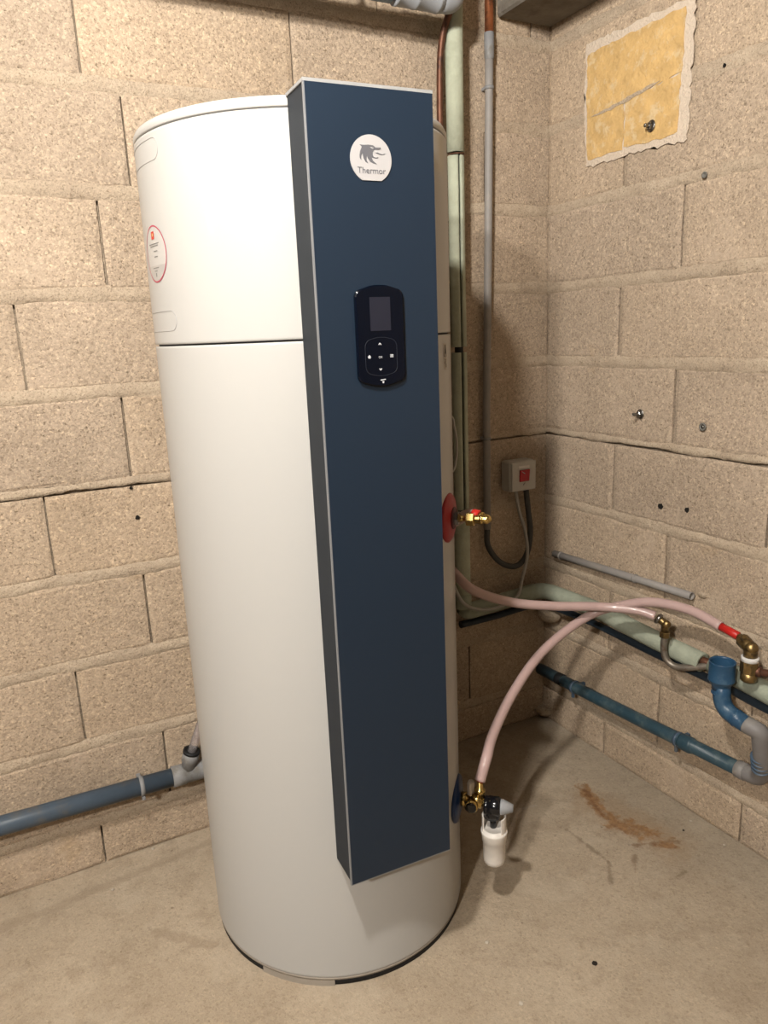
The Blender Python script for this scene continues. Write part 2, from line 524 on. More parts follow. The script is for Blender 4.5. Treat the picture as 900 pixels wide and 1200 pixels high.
def slab(name, x0, x1, y0, y1, z0, z1, material):
    m = M(); m.box((x0 + x1) / 2, (y0 + y1) / 2, (z0 + z1) / 2, x1 - x0, y1 - y0, z1 - z0)
    return struct(obj(name, m, material, loc=((x0 + x1) / 2, (y0 + y1) / 2, z0)))
floor = slab('floor', X_LEFT - 0.12, 0.12, Y_FRONT - 0.12, 0.12, -0.1, 0.0, 'floor_concrete')
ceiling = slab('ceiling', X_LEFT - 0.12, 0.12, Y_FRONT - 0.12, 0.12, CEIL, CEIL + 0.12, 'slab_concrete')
wall_left = slab('wall_left', X_LEFT - 0.12, X_LEFT, Y_FRONT, 0.013, 0.0, CEIL, 'concrete_block')
wall_front = slab('wall_front', X_LEFT, 0.013, Y_FRONT - 0.12, Y_FRONT, 0.0, CEIL, 'concrete_block')
wall_back = slab('wall_back', X_LEFT, 0.10, 0.014, 0.12, 0.0, CEIL, 'mortar')
wall_right = slab('wall_right', 0.014, 0.12, Y_FRONT, 0.014, 0.0, CEIL, 'mortar')
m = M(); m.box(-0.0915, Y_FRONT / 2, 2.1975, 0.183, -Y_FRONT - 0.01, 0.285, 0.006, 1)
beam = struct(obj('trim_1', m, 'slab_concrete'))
beam['label'] = 'concrete ceiling beam running along the right wall'

BLOCKS = {}
def block_mesh(length, height, var):
    key = (round(length, 3), round(height, 3), var)
    if key in BLOCKS: return BLOCKS[key]
    rnd = random.Random(hash(key) & 0xffff)
    nu, nv = 5, 2
    vs = []; fs = []
    ch = 0.0022
    us = [0, 0.012] + [length * (i / (nu - 1)) for i in range(1, nu - 1)] + [length - 0.012, length]
    zs = [0, 0.010, height * 0.5, height - 0.010, height]
    for j, z in enumerate(zs):
        for i, u in enumerate(us):
            edge = i in (0, len(us) - 1) or j in (0, len(zs) - 1)
            y = (ch + rnd.uniform(-0.0008, 0.0015)) if edge else rnd.uniform(-0.0008, 0.0008)
            du = rnd.uniform(0, 0.0012) * (1 if i == 0 else -1) if i in (0, len(us) - 1) else 0
            dz = rnd.uniform(0, 0.0025) * (1 if j == 0 else -1) if j in (0, len(zs) - 1) else 0
            vs.append((u + du, y, z + dz))
    w = len(us); h = len(zs)
    for j in range(h - 1):
        for i in range(w - 1):
            fs.append((j * w + i, j * w + i + 1, (j + 1) * w + i + 1, (j + 1) * w + i))
    ring = [i for i in range(w)] + [j * w + w - 1 for j in range(1, h)] + [(h - 1) * w + i for i in range(w - 2, -1, -1)] + [j * w for j in range(h - 2, 0, -1)]
    o = len(vs)
    for r in ring:
        vs.append((vs[r][0], 0.0135, vs[r][2]))
    for a in range(len(ring)):
        b = (a + 1) % len(ring)
        fs.append((ring[a], o + a, o + b, ring[b]))
    me = bpy.data.meshes.new('block')
    me.from_pydata(vs, [], fs)
    bb = bmesh.new(); bb.from_mesh(me); bmesh.ops.recalc_face_normals(bb, faces=bb.faces); bb.to_mesh(me); bb.free()
    for p in me.polygons: p.use_smooth = False
    me.materials.append(MATS['concrete_block'])
    BLOCKS[key] = me
    return me

def lay_wall(wall, joints, span, side):
    """joints[k] = offset of one vertical joint in course k, measured along the wall from the corner"""
    base = wloc(wall)
    rnd = random.Random(3 if side == 'back' else 5)
    ncourse = 12
    for k in range(ncourse):
        z0 = joint_z(k) + (0.0 if k == 0 else 0.009)
        z1 = min(joint_z(k + 1) - 0.009, CEIL - 0.002)
        if z1 - z0 < 0.02: continue
        cuts = sorted({0.0, span} | {joints[k] + PITCH * i for i in range(-4, 14) if 0.03 < joints[k] + PITCH * i < span - 0.03})
        for a, b in zip(cuts[:-1], cuts[1:]):
            g = rnd.uniform(0.0012, 0.0026)
            g0 = 0.0 if a == 0.0 else g      # no open joint in the corner
            L = b - a - g - g0 + (0.010 if a == 0.0 and side == 'back' else 0.0)
            out = rnd.uniform(0.0, 0.0025) + (0.006 if k == 0 else 0)
            o = bpy.data.objects.new('block', block_mesh(L, z1 - z0, rnd.randint(0, 2)))
            COL.objects.link(o)
            o.parent = wall
            if side == 'back':      # local x runs towards +X
                o.location = Vector((-b + g, -out + 0.0, z0)) - base
            else:                   # local x runs towards -Y
                o.location = Vector((-out, -a - g0, z0)) - base
                o.rotation_euler = (0, 0, -math.pi / 2)
        # bed joint above this course
        zj = joint_z(k + 1)
        if zj > CEIL - 0.03: continue
        thin = (k + 1 == 5)
        mm = M(); vs = []; fs = []
        nst = int(span / 0.013)
        ph = rnd.uniform(0, 100)
        def wob(x, f, amp):
            return amp * (math.sin(x * f + ph) + 0.6 * math.sin(x * f * 2.37 + ph * 1.7) + 0.4 * math.sin(x * f * 5.1 + ph * 0.6))
        for i in range(nst + 1):
            s = span * i / nst
            up = (0.0085 if thin else 0.0105) + wob(s, 21, 0.0018) + rnd.uniform(-0.0014, 0.0014)
            dn = (0.0074 if thin else 0.0115) + wob(s + 3, 17, 0.0022) + rnd.uniform(-0.0016, 0.0016)
            pr = -0.0025 + wob(s + 9, 13, 0.0009)
            if thin:
                prof = [(up + 0.004, 0.0012), (up - 0.002, -0.0024), (0.0, -0.0026), (-dn + 0.001, -0.0018), (-dn, 0.010)]
            else:
                prof = [(up + 0.007, 0.0014), (up - 0.001, -0.0022), (0.002, pr - 0.0004), (-dn + 0.003, pr - 0.0010), (-dn - 0.006, 0.0014)]
            for dz, y in prof:
                jit = rnd.uniform(-0.0009, 0.0009)
                if side == 'back': vs.append((-s, y + jit, zj + dz))
                else: vs.append((y + jit, -s, zj + dz))
        for i in range(nst):
            for j in range(4):
                fs.append((i * 5 + j, (i + 1) * 5 + j, (i + 1) * 5 + j + 1, i * 5 + j + 1))
        mm.add(vs, fs, True)
        obj('mortar_joint', mm, 'mortar', wall)

odd_b, even_b = 1.2285, 1.42
jb = {k: (odd_b if k % 2 else even_b) for k in range(13)}
jb[8] = 1.155; jb[10] = 1.0; jb[0] = 1.404; jb[2] = 1.41
lay_wall(wall_back, jb, 3.3, 'back')
jr = {k: (0.481 if k % 2 else 0.288) for k in range(13)}
lay_wall(wall_right, jr, 2.9, 'right')

def wall_hole(wall, name, p, r, side, depth=0.004):
    """small drilled hole: dark dish with a broken rim"""
    mm = M()
    ax = (0, -1, 0) if side == 'back' else (-1, 0, 0)
    q = Vector(p)
    rr = random.Random(int(abs(p[2]) * 1000)); n = 11
    poly = [(r * rr.uniform(0.75, 1.2) * math.cos(2 * math.pi * i / n), r * rr.uniform(0.75, 1.2) * math.sin(2 * math.pi * i / n)) for i in range(n)]
    mp = (lambda u, v, h: q + Vector((u, -h, v))) if side == 'back' else (lambda u, v, h: q + Vector((-h, -u, v)))
    mm.prism(poly, mp, -0.003, 0.0004)
    return obj(name, mm, 'hole_dark', wall)
wall_hole(wall_right, 'drill_hole', (-0.004, -0.458, 0.806), 0.0075, 'right')
wall_hole(wall_right, 'drill_hole', (-0.004, -0.541, 0.812), 0.0065, 'right')
wall_hole(wall_right, 'drill_hole', (-0.004, -0.572, 1.795), 0.004, 'right')
wall_hole(wall_back, 'drill_hole', (-1.232, -0.004, 0.944), 0.004, 'back')
wall_hole(wall_back, 'drill_hole', (-1.226, -0.004, 0.872), 0.005, 'back')

def lump(wall, c, r, sc, seed):
    rr = random.Random(seed); b = bmesh.new()
    bmesh.ops.create_icosphere(b, subdivisions=3, radius=r)
    for v in b.verts:
        n = 1 + 0.10 * math.sin(v.co.x * 90 + seed) + 0.09 * math.sin(v.co.y * 110 + 2 * seed) + 0.08 * math.sin(v.co.z * 130)
        v.co = Vector((v.co.x * sc[0], v.co.y * sc[1], v.co.z * sc[2])) * n + Vector(c)
    mm = M(); mm.bm(b, True)
    obj('mortar_lump', mm, 'mortar', wall)
lump(wall_right, (-0.012, -0.045, 0.372), 0.030, (0.9, 1.5, 0.8), 3)
lump(wall_right, (-0.008, -0.012, 0.022), 0.026, (1.2, 1.6, 0.8), 5)
lump(wall_right, (0.0, -0.60, 0.606), 0.010, (0.7, 1.4, 0.8), 8)

# ------------------------------------------------------------------ water heater
CX, CY, R = -0.92233, -0.37533, 0.28526
ANG = -0.05025
D1 = Vector((math.cos(ANG), math.sin(ANG), 0)); NN = Vector((D1.y, -D1.x, 0))
CC = Vector((CX, CY, 0))
def cyl(a, z, r=R):
    a = math.radians(a)
    return Vector((CX + r * math.cos(a), CY + r * math.sin(a), z))
def pnl(l, z, off): return CC + D1 * l + NN * off + Vector((0, 0, z))

wh = thing('water_heater', 'tall white cylindrical water heater with a navy vertical control panel', 'water heater', (CX, CY, 0))
SEAM = 1.2655
O0 = (CX, CY, 0); UP = (0, 0, 1)
m = M(); m.lathe([(R - 0.012, 0.018), (R - 0.003, 0.019), (R - 0.0006, 0.0215), (R, 0.024), (R, 0.027), (R, 0.5), (R, SEAM - 0.006), (R, SEAM - 0.0028), (R - 0.0012, SEAM - 0.0016), (R - 0.006, SEAM - 0.0014)], O0, UP, 128)
obj('lower_casing', m, 'tank_white', wh)
m = M(); m.lathe([(R - 0.006, SEAM - 0.004), (R - 0.006, SEAM + 0.004)], O0, UP, 96)
obj('seam_gasket', m, 'groove', wh)
m = M(); m.lathe([(R - 0.006, SEAM + 0.0014), (R - 0.0012, SEAM + 0.0016), (R, SEAM + 0.0028), (R, SEAM + 0.006), (R, 1.601), (R, 1.6045), (R - 0.0015, 1.6055), (R - 0.006, 1.606)], O0, UP, 128)
obj('upper_casing', m, 'tank_white', wh)
m = M(); m.lathe([(R - 0.004, 1.604), (R - 0.004, 1.6085)], O0, UP, 96)
obj('lid_gasket', m, 'outline_grey', wh)
m = M(); m.lathe([(R - 0.006, 1.6072), (R - 0.0008, 1.6075), (R, 1.609), (R, 1.617), (R - 0.003, 1.6225), (R - 0.009, 1.625), (0.12, 1.6275), (0.0, 1.628)], O0, UP, 128)
obj('lid', m, 'tank_white', wh)
m = M(); m.lathe([(R - 0.020, 0.0005), (R - 0.0032, 0.001), (R - 0.0028, 0.0126), (R - 0.012, 0.022)], O0, UP, 128)
obj('base_plate', m, 'base_dark', wh)
m = M(); m.lathe([(R - 0.010, 0.0125), (R - 0.002, 0.013), (R - 0.001, 0.019), (R - 0.010, 0.0195)], O0, UP, 128)
obj('base_ring', m, 'base_plastic', wh)
def foot(a0, a1):
    mm = M(); vs = []; fs = []
    n = 16
    for i in range(n + 1):
        a = a0 + (a1 - a0) * i / n
        for r, z in ((R - 0.030, 0.0), (R - 0.001, 0.0), (R - 0.002, 0.0128), (R - 0.030, 0.0128)):
            vs.append(cyl(a, z, r))
    for i in range(n):
        for j in range(4):
            fs.append((i * 4 + j, (i + 1) * 4 + j, (i + 1) * 4 + (j + 1) % 4, i * 4 + (j + 1) % 4))
    fs += [(0, 1, 2, 3), tuple(n * 4 + j for j in (3, 2, 1, 0))]
    mm.add(vs, fs, False)
    obj('foot', mm, 'base_plastic', wh)
foot(-149, -117); foot(-26, 12); foot(95, 133)

# front panel: housing fitted to the cylinder, navy face, pale edges
PL, PR, PZ0, PZ1, POFF = -0.0991, 0.1071, 0.2943, 1.6236, 0.345
FK = (PR - PL) / 0.2083      # face details are laid out on a face drawn 208.3 mm wide
def section(l0, l1, f, back):
    pts = [(l0, f), (l1, f)]
    n = 12
    for i in range(n + 1):
        l = l1 + (l0 - l1) * i / n
        pts.append((l, math.sqrt((R + back) ** 2 - l * l)))
    return pts
def vprism(sec, z0, z1):
    mm = M()
    mm.prism(sec, lambda l, f, h: pnl(l, h, f), z0, z1)
    mm.prism(sec, lambda l, f, h: pnl(l, h, f), z1, z0)
    return mm
ph = obj('panel_housing', vprism(section(PL + 0.0015, PR - 0.0015, POFF - 0.004, 0.0006), PZ0 + 0.004, PZ1 - 0.004), 'panel_slate', wh)
def pbox(l0, l1, z0, z1, f0, f1, bev=0.0):
    mm = M()
    b = bmesh.new(); bmesh.ops.create_cube(b, size=1.0)
    bmesh.ops.scale(b, vec=(l1 - l0, f1 - f0, z1 - z0), verts=b.verts)
    if bev: bmesh.ops.bevel(b, geom=b.edges[:], offset=bev, segments=2, affect='EDGES')
    for v in b.verts:
        v.co = pnl((l0 + l1) / 2 + v.co.x, (z0 + z1) / 2 + v.co.z, (f0 + f1) / 2 + v.co.y)
    return mm.bm(b)
obj('panel_face', pbox(PL + 0.002, PR, PZ0 + 0.0015, PZ1 - 0.004, POFF - 0.0035, POFF), 'panel_navy', wh)
obj('edge_trim', pbox(PL - 0.0004, PL + 0.0024, PZ0, PZ1 - 0.004, POFF - 0.0045, POFF - 0.0004), 'trim_silver', wh)
obj('edge_trim', pbox(PL + 0.002, PR, PZ0 - 0.0006, PZ0 + 0.0014, POFF - 0.0045, POFF - 0.0004), 'trim_silver', wh)
obj('panel_cap', vprism(section(PL - 0.0004, PR + 0.0006, POFF, 0.0006), PZ1 - 0.004, PZ1 + 0.0005), 'trim_white', wh)

# logo plate
F0 = POFF
circ = [(0.0055 + 0.0338 * math.cos(a), 1.5252 + 0.0338 * math.sin(a)) for a in [math.radians(-62 + (304) * i / 48) for i in range(49)]]
def pf(l, z, h): return pnl(PL + (l + 0.0951) * FK, PZ0 + (z - 0.2844) * FK, F0 + h)
m = M(); m.prism(circ, pf, 0.0, 0.0014)
plate = obj('logo_plate', m, 'plate_white', wh)
head = [(-12.8, 1544.3), (-5.9, 1544.1), (1.7, 1544.8), (9.3, 1544.3), (12.0, 1542.6), (13.0, 1541.5), (21.8, 1542.0), (22.2, 1539.7), (19.4, 1538.7), (12.3, 1538.5), (10.1, 1537.2), (8.3, 1534.4), (8.1, 1530.7), (9.6, 1528.5), (12.9, 1527.5), (17.5, 1528.5), (16.7, 1526.8), (12.8, 1526.4), (6.3, 1527.4), (8.3, 1522.9), (14.6, 1518.4), (9.2, 1519.3), (3.8, 1521.3), (0.2, 1525.7), (-1.4, 1529.8), (-2.2, 1526.5), (-2.1, 1522.9), (0.2, 1518.9), (-3.8, 1520.9), (-6.8, 1525.4), (-7.9, 1529.9), (-8.0, 1533.1), (-10.4, 1529.8), (-11.1, 1526.1), (-10.9, 1523.2), (-13.1, 1526.0), (-13.3, 1529.6), (-12.2, 1535.1), (-9.2, 1541.2), (-10.2, 1542.9)]
eye = [(3.7, 1541.6), (7.0, 1541.6), (9.7, 1540.7), (9.1, 1539.5), (6.4, 1540.0)]
tongue = [(12.6, 1534.2), (16.5, 1534.8), (20.3, 1533.4), (24.1, 1532.5), (29.7, 1534.2), (27.4, 1532.2), (22.9, 1531.5), (18.6, 1532.2), (15.3, 1533.1)]
mmv = lambda P: [(x / 1000, z / 1000) for x, z in P]
m = M(); m.prism(mmv(head), pf, 0.0012, 0.0018); m.prism(mmv(tongue), pf, 0.0012, 0.0018)
obj('emblem', m, 'logo_grey', plate)
m = M(); m.prism(mmv(eye), pf, 0.0012, 0.0021)
obj('emblem_eye', m, 'plate_white', plate)
vs, fs = text_mesh('Thermor', 0.0466)
m = M(); m.add([pf(-0.0178 + x, 1.5050 + y, 0.0019) for x, y in vs], fs, False)
obj('lettering', m, 'logo_grey', plate)

# control unit
def unit_outline(cx, hw, z0, z1, sag, cr, n=8):
    pts = []
    def arc(cxx, czz, a0, a1, r):
        for i in range(n + 1):
            a = math.radians(a0 + (a1 - a0) * i / n)
            pts.append((cxx + r * math.cos(a), czz + r * math.sin(a)))
    arc(cx + hw - cr, z0 + sag + cr, -72, 0, cr)
    arc(cx + hw - cr, z1 - sag - cr, 0, 72, cr)
    for i in range(1, 8):
        t = -1 + 2 * i / 8
        pts.append((cx - t * (hw - cr) * 0.95, z1 - sag * abs(t) ** 2.6))
    arc(cx - hw + cr, z1 - sag - cr, 108, 180, cr)
    arc(cx - hw + cr, z0 + sag + cr, 180, 252, cr)
    for i in range(1, 8):
        t = -1 + 2 * i / 8
        pts.append((cx + t * (hw - cr) * 0.95, z0 + sag * abs(t) ** 2.6))
    return pts
UC = 0.0078
out1 = unit_outline(UC, 0.0415, 1.1885, 1.3445, 0.0058, 0.0125)
out2 = [(UC + (x - UC) * 0.955, 1.2665 + (z - 1.2665) * 0.975) for x, z in out1]
m = M(); n = len(out1)
m.add([pf(x, z, 0.0) for x, z in out1] + [pf(x, z, 0.0045) for x, z in out1] + [pf(x, z, 0.0062) for x, z in out2],
      [(i, (i + 1) % n, n + (i + 1) % n, n + i) for i in range(n)] + [(n + i, n + (i + 1) % n, 2 * n + (i + 1) % n, 2 * n + i) for i in range(n)] + [tuple(2 * n + i for i in range(n))], False)
cu = obj('control_unit', m, 'control_black', wh)
m = M(); m.prism([(-0.0100, 1.2752), (0.0253, 1.2752), (0.0253, 1.3262), (-0.0100, 1.3262)], pf, 0.0056, 0.0066)
obj('screen', m, 'control_screen', cu)
# key pad ring
pad = unit_outline(UC - 0.001, 0.0275, 1.2055, 1.2650, 0.0025, 0.012)
m = M(); m.tube([pf(x, z, 0.0062) for x, z in pad + pad[:1]], 0.0004, 6, False)
obj('key_pad', m, 'pad_line', cu)
def icon(name, polys):
    mm = M()
    for P in polys: mm.prism(P, pf, 0.006, 0.0068)
    obj(name, mm, 'icon_white', cu)
cxk, czk = 0.0050, 1.2352
def chev(x, z, s, up=1):
    return [(x - s, z - up * s * 0.5), (x, z + up * s * 0.6), (x + s, z - up * s * 0.5), (x + s * 0.6, z - up * s * 0.9), (x, z - up * s * 0.1), (x - s * 0.6, z - up * s * 0.9)]
icon('arrow_key', [chev(0.0047, 1.2555, 0.0026, 1)])
icon('arrow_key', [chev(0.0045, 1.2150, 0.0026, -1)])
icon('home_key', [[(-0.0172, 1.2355), (-0.0142, 1.2388), (-0.0112, 1.2355), (-0.0122, 1.2355), (-0.0122, 1.2335), (-0.0162, 1.2335), (-0.0162, 1.2355)]])
icon('menu_key', [[(0.0222, z), (0.0276, z), (0.0276, z + 0.0011), (0.0222, z + 0.0011)] for z in (1.2335, 1.2352, 1.2369)])
vs, fs = text_mesh('OK', 0.0068)
m = M(); m.add([pf(0.0017 + x, 1.2329 + y, 0.0068) for x, y in vs], fs, False)
obj('ok_key', m, 'icon_white', cu)
icon('status_mark', [[(0.0035, 1.1995), (0.0125, 1.2003), (0.0125, 1.1988), (0.0035, 1.1980)], [(0.0063, 1.1968), (0.0098, 1.1970), (0.0092, 1.1938), (0.0072, 1.1936)]])

# casing details: knock-out covers, sticker, warning label
def pill(zc, hh, a_right, a_left):
    pts = []
    da = math.degrees(hh / R)
    for i in range(13):
        t = math.radians(-90 + 180 * i / 12)
        pts.append((a_right - da + da * math.cos(t), zc + hh * math.sin(t)))
    for i in range(1, 9): pts.append((a_right - da + (a_left - a_right + 2 * da) * i / 9, zc + hh))
    for i in range(13):
        t = math.radians(90 + 180 * i / 12)
        pts.append((a_left + da + da * math.cos(t), zc + hh * math.sin(t)))
    for i in range(1, 9): pts.append((a_left + da + (a_right - a_left - 2 * da) * i / 9, zc - hh))
    mm = M(); mm.tube([cyl(a, z, R + 0.0001) for a, z in pts + pts[:1]], 0.0006, 6, False)
    return mm
obj('knockout_cover', pill(1.578, 0.0165, -161.5, -201), 'outline_grey', wh)
obj('knockout_cover', pill(1.3065, 0.0165, -161, -201), 'outline_grey', wh)
SA, SZ, SR = -172.0, 1.4185, 0.0465
def onto(x, z, h): return cyl(SA + math.degrees(x / R), SZ + z, R + h)
def disc(mm, r0, r1, h, seg=48, a0=0, a1=360):
    vs = []; fs = []
    nr = 5
    for j in range(nr + 1):
        r = r0 + (r1 - r0) * j / nr
        for i in range(seg):
            a = math.radians(360 * i / seg)
            vs.append(onto(r * math.cos(a), r * math.sin(a), h))
    for j in range(nr):
        for i in range(seg):
            k = (i + 1) % seg
            fs.append((j * seg + i, j * seg + k, (j + 1) * seg + k, (j + 1) * seg + i))
    mm.add(vs, fs, True)
m = M(); disc(m, 0.0, SR, 0.0004)
st = obj('round_sticker', m, 'sticker_white', wh)
m = M(); disc(m, SR - 0.0022, SR, 0.0007)
obj('sticker_border', m, 'sticker_ring', st)
def srect(mm, x0, x1, z0, z1, h, n=6):
    vs = []; fs = []
    for i in range(n + 1):
        x = x0 + (x1 - x0) * i / n
        vs += [onto(x, z0, h), onto(x, z1, h)]
    for i in range(n): fs.append((2 * i, 2 * i + 2, 2 * i + 3, 2 * i + 1))
    mm.add(vs, fs, False)
m = M()
seg = [(SR - 0.003) * 1.0]
vs = []; fs = []
for i in range(17):
    z = -0.0435 + (0.0435 - 0.0185) * i / 16
    hw = math.sqrt(max(0, (SR - 0.0028) ** 2 - z * z))
    for j in range(7): vs.append(onto(-hw + 2 * hw * j / 6, z, 0.0006))
for i in range(16):
    for j in range(6): fs.append((i * 7 + j, i * 7 + j + 1, (i + 1) * 7 + j + 1, (i + 1) * 7 + j))
m.add(vs, fs, True)
obj('sticker_footer', m, 'sticker_shade', st)
m = M(); srect(m, -0.0075, 0.0055, 0.0240, 0.0365, 0.0008)
obj('sticker_badge', m, 'sticker_red', st)
m = M(); srect(m, -0.003, 0.0015, 0.0285, 0.0335, 0.0010, 2)
obj('badge_mark', m, 'sticker_gold', st)
m = M()
for x0, x1, z in ((-0.023, 0.023, 0.0165), (-0.018, 0.018, 0.0130), (-0.002, 0.014, 0.0045), (-0.002, 0.013, -0.0045), (-0.014, 0.014, -0.0225), (-0.008, 0.006, -0.0275)):
    srect(m, x0, x1, z - 0.0006, z + 0.0006, 0.0009)
srect(m, -0.0025, 0.0015, -0.037, -0.031, 0.0009, 2)
obj('sticker_print', m, 'print_grey', st)
m = M()
vs = []; fs = []
for i in range(5):
    a = -50.6 + 4.0 * i / 4
    vs += [cyl(a, 1.200, R + 0.0005), cyl(a, 1.248, R + 0.0005)]
for i in range(4): fs.append((2 * i, 2 * i + 2, 2 * i + 3, 2 * i + 1))
m.add(vs, fs, True)
wl = obj('warning_label', m, 'warning_paper', wh)
m = M(); m.tube([cyl(-49.9, 1.224, R + 0.0008), cyl(-48.6, 1.245, R + 0.0008), cyl(-47.3, 1.224, R + 0.0008), cyl(-49.9, 1.224, R + 0.0008)], 0.0006, 6, False)
m.tube([cyl(-48.6, 1.229, R + 0.0008), cyl(-48.6, 1.238, R + 0.0008)], 0.0006, 6)
m.tube([cyl(a, z, R + 0.0008) for a, z in ((-49.6, 1.219), (-47.8, 1.219), (-49.4, 1.211), (-47.8, 1.211), (-47.8, 1.204))], 0.0006, 6)
obj('warning_sign', m, 'print_grey', wl)

# coloured connection collars
HA, HZ = -47.9, 0.914
CA, CZ = -43.0, 0.272
def ndir(a): return Vector((math.cos(math.radians(a)), math.sin(math.radians(a)), 0))
def collar(name, a, z, material, r=0.049):
    mm = M(); mm.lathe([(0.020, -0.012), (r, -0.006), (r, 0.001), (r - 0.004, 0.0045), (0.024, 0.0095), (0.0185, 0.010), (0.0165, 0.005)], cyl(a, z), ndir(a), 40)
    return obj(name, mm, material, wh)
rc = collar('hot_water_collar', HA, HZ, 'collar_red')
m = M(); m.lathe([(0.017, 0.0095), (0.022, 0.0102), (0.0215, 0.0112), (0.0, 0.0112)], cyl(HA, HZ), ndir(HA), 32)
obj('collar_centre', m, 'collar_red_dark', rc)
collar('cold_water_collar', CA, CZ, 'collar_blue', 0.052)

# ------------------------------------------------------------------ hot outlet and pink hoses
hd = ndir(HA); hp = cyl(HA, HZ)
ho = thing('brass_outlet_elbow', 'shiny brass elbow screwed into the red collar of the water heater', 'pipe fitting', hp + hd * 0.012)
m = M(); m.lathe([(0.0135, 0.0112), (0.0135, 0.020), (0.0125, 0.0205)], hp, hd, hexa=True); obj('chrome_nut', m, 'chrome', ho)
m = M(); m.lathe([(0.009, 0.0205), (0.006, 0.027), (0.0055, 0.033), (0.009, 0.0355)], hp, hd, 20); obj('nipple', m, 'brass', ho)
m = M(); m.lathe([(0.0125, 0.0355), (0.014, 0.037), (0.014, 0.050), (0.0125, 0.0515)], hp, hd, hexa=True); obj('hex_nut', m, 'brass', ho)
ec = hp + hd * 0.083
od = Vector((-0.42, 0.88, 0.12)).normalized()
m = M(); m.tube(arc_path([hp + hd * 0.0515, hp + hd * 0.056, ec, ec + od * 0.026], 0.013), 0.0088, 18)
m.lathe([(0.0098, 0.0), (0.0098, 0.005), (0.0088, 0.006)], hp + hd * 0.062, hd, 20)
m.lathe([(0.0108, 0.0), (0.0108, 0.006)], ec + od * 0.018, od, 20)
obj('elbow', m, 'brass', ho)
e1 = ec + od * 0.026
ha = thing('pink_hose', 'pink hose running nearly level from behind the heater to the small brass elbow', 'hose', (-0.35, -0.40, 0.55))
hr = 0.0118
pathA = smooth_path([e1 + od * 0.012, (-0.655, -0.535, 0.897), (-0.628, -0.43, 0.852), (-0.60, -0.30, 0.80), (-0.575, -0.20, 0.765), (-0.555, -0.165, 0.735), (-0.535, -0.20, 0.715), (-0.555, -0.33, 0.695), (-0.535, -0.385, 0.662), (-0.419, -0.38, 0.606), (-0.300, -0.40, 0.577), (-0.193, -0.44, 0.565), (-0.131, -0.51, 0.565), (-0.105, -0.549, 0.556)], 10)
m = M(); m.tube(pathA, hr, 16); obj('hose_body', m, 'pink_hose', ha)
m = M(); m.lathe([(0.0085, 0.0), (0.0125, 0.001), (0.0125, 0.013), (0.0119, 0.014)], e1, od, 20); obj('red_end', m, 'red_sleeve', ha)

# small old brass elbow on a bent tinned pipe
be = Vector((-0.094, -0.572, 0.541))
bh = thing('brass_hose_elbow', 'small tarnished brass elbow at the end of the level pink hose', 'pipe fitting', (-0.094, -0.572, 0.50))
hin = (Vector(pathA[-1]) - be).normalized()
m = M(); m.tube(arc_path([Vector(pathA[-1]) - hin * 0.004, be + hin * 0.004, be, be + Vector((0, 0, -0.022))], 0.01), 0.0095, 16)
m.lathe([(0.0, 0.013), (0.006, 0.0115), (0.0105, 0.006), (0.0115, 0.0), (0.0105, -0.006)], be + Vector((0.0, -0.002, -0.002)), (-0.2, -0.6, 0.75), 18)
obj('elbow', m, 'old_brass', bh)
m = M(); m.lathe([(0.0118, -0.002), (0.013, 0.0), (0.013, 0.011), (0.0118, 0.013)], be + Vector((0, 0, -0.034)), (0, 0, 1), hexa=True); obj('hex_nut', m, 'old_brass', bh)
m = M(); m.lathe([(0.0135, 0.0), (0.0135, 0.008)], Vector(pathA[-1]) - hin * 0.006, -hin, 18); obj('hose_collar', m, 'zinc', bh)
m = M(); m.tube(smooth_path([be + Vector((0, 0, -0.034)), (-0.093, -0.570, 0.475), (-0.090, -0.577, 0.447), (-0.083, -0.598, 0.434), (-0.072, -0.630, 0.440), (-0.058, -0.660, 0.452), (-0.047, -0.685, 0.459)], 6), 0.0085, 14)
tag(obj('bent_pipe', m, ['tinned_pipe']), 'bent grey copper pipe curving from the small brass elbow into the green lagging', 'pipe')

# safety valve group on the cold inlet
cd = ndir(CA); cp = cyl(CA, CZ); ct = Vector((cd.y, -cd.x, 0))  # ct faces the viewer
sv = thing('safety_valve', 'brass safety valve with black cap and white siphon cup on the blue collar', 'valve', cp + cd * 0.02 + Vector((0, 0, -0.16)))
up = Vector((0, 0, 1))
m = M()
m.lathe([(0.013, 0.006), (0.0155, 0.010), (0.0155, 0.022), (0.012, 0.024), (0.012, 0.030), (0.016, 0.034), (0.016, 0.052), (0.011, 0.056), (0.011, 0.062)], cp, cd, 24)
m.lathe([(0.013, 0.0), (0.013, 0.017), (0.0145, 0.018), (0.0145, 0.026), (0.012, 0.027)], cp + cd * 0.034, ct, 24)
m.lathe([(0.010, 0.0), (0.010, 0.020), (0.0115, 0.021), (0.0115, 0.030), (0.0075, 0.032), (0.006, 0.052)], cp + cd * 0.050, up, 20)
obj('valve_body', m, 'brass', sv)
m = M(); m.lathe([(0.0118, 0.024), (0.0118, 0.030), (0.010, 0.0315), (0.0, 0.0315)], cp + cd * 0.034, ct, 24); obj('drain_plug', m, 'valve_black', sv)
m = M(); m.lathe([(0.006, 0.010), (0.0075, 0.026), (0.008, 0.040), (0.006, 0.045), (0.0, 0.046)], cp + cd * 0.030 + ct * -0.003, up, 18)
m.box(*(cp + cd * 0.028 + ct * 0.006 + up * 0.030), 0.006, 0.012, 0.030, 0.002, 1)
obj('isolating_lever', m, 'siphon_white', sv)
kz = up * -0.008
m = M(); m.lathe([(0.014, 0.058), (0.0195, 0.060), (0.0205, 0.064), (0.0195, 0.068), (0.021, 0.069), (0.021, 0.090), (0.0185, 0.094), (0.012, 0.096)], cp + kz, cd, 32)
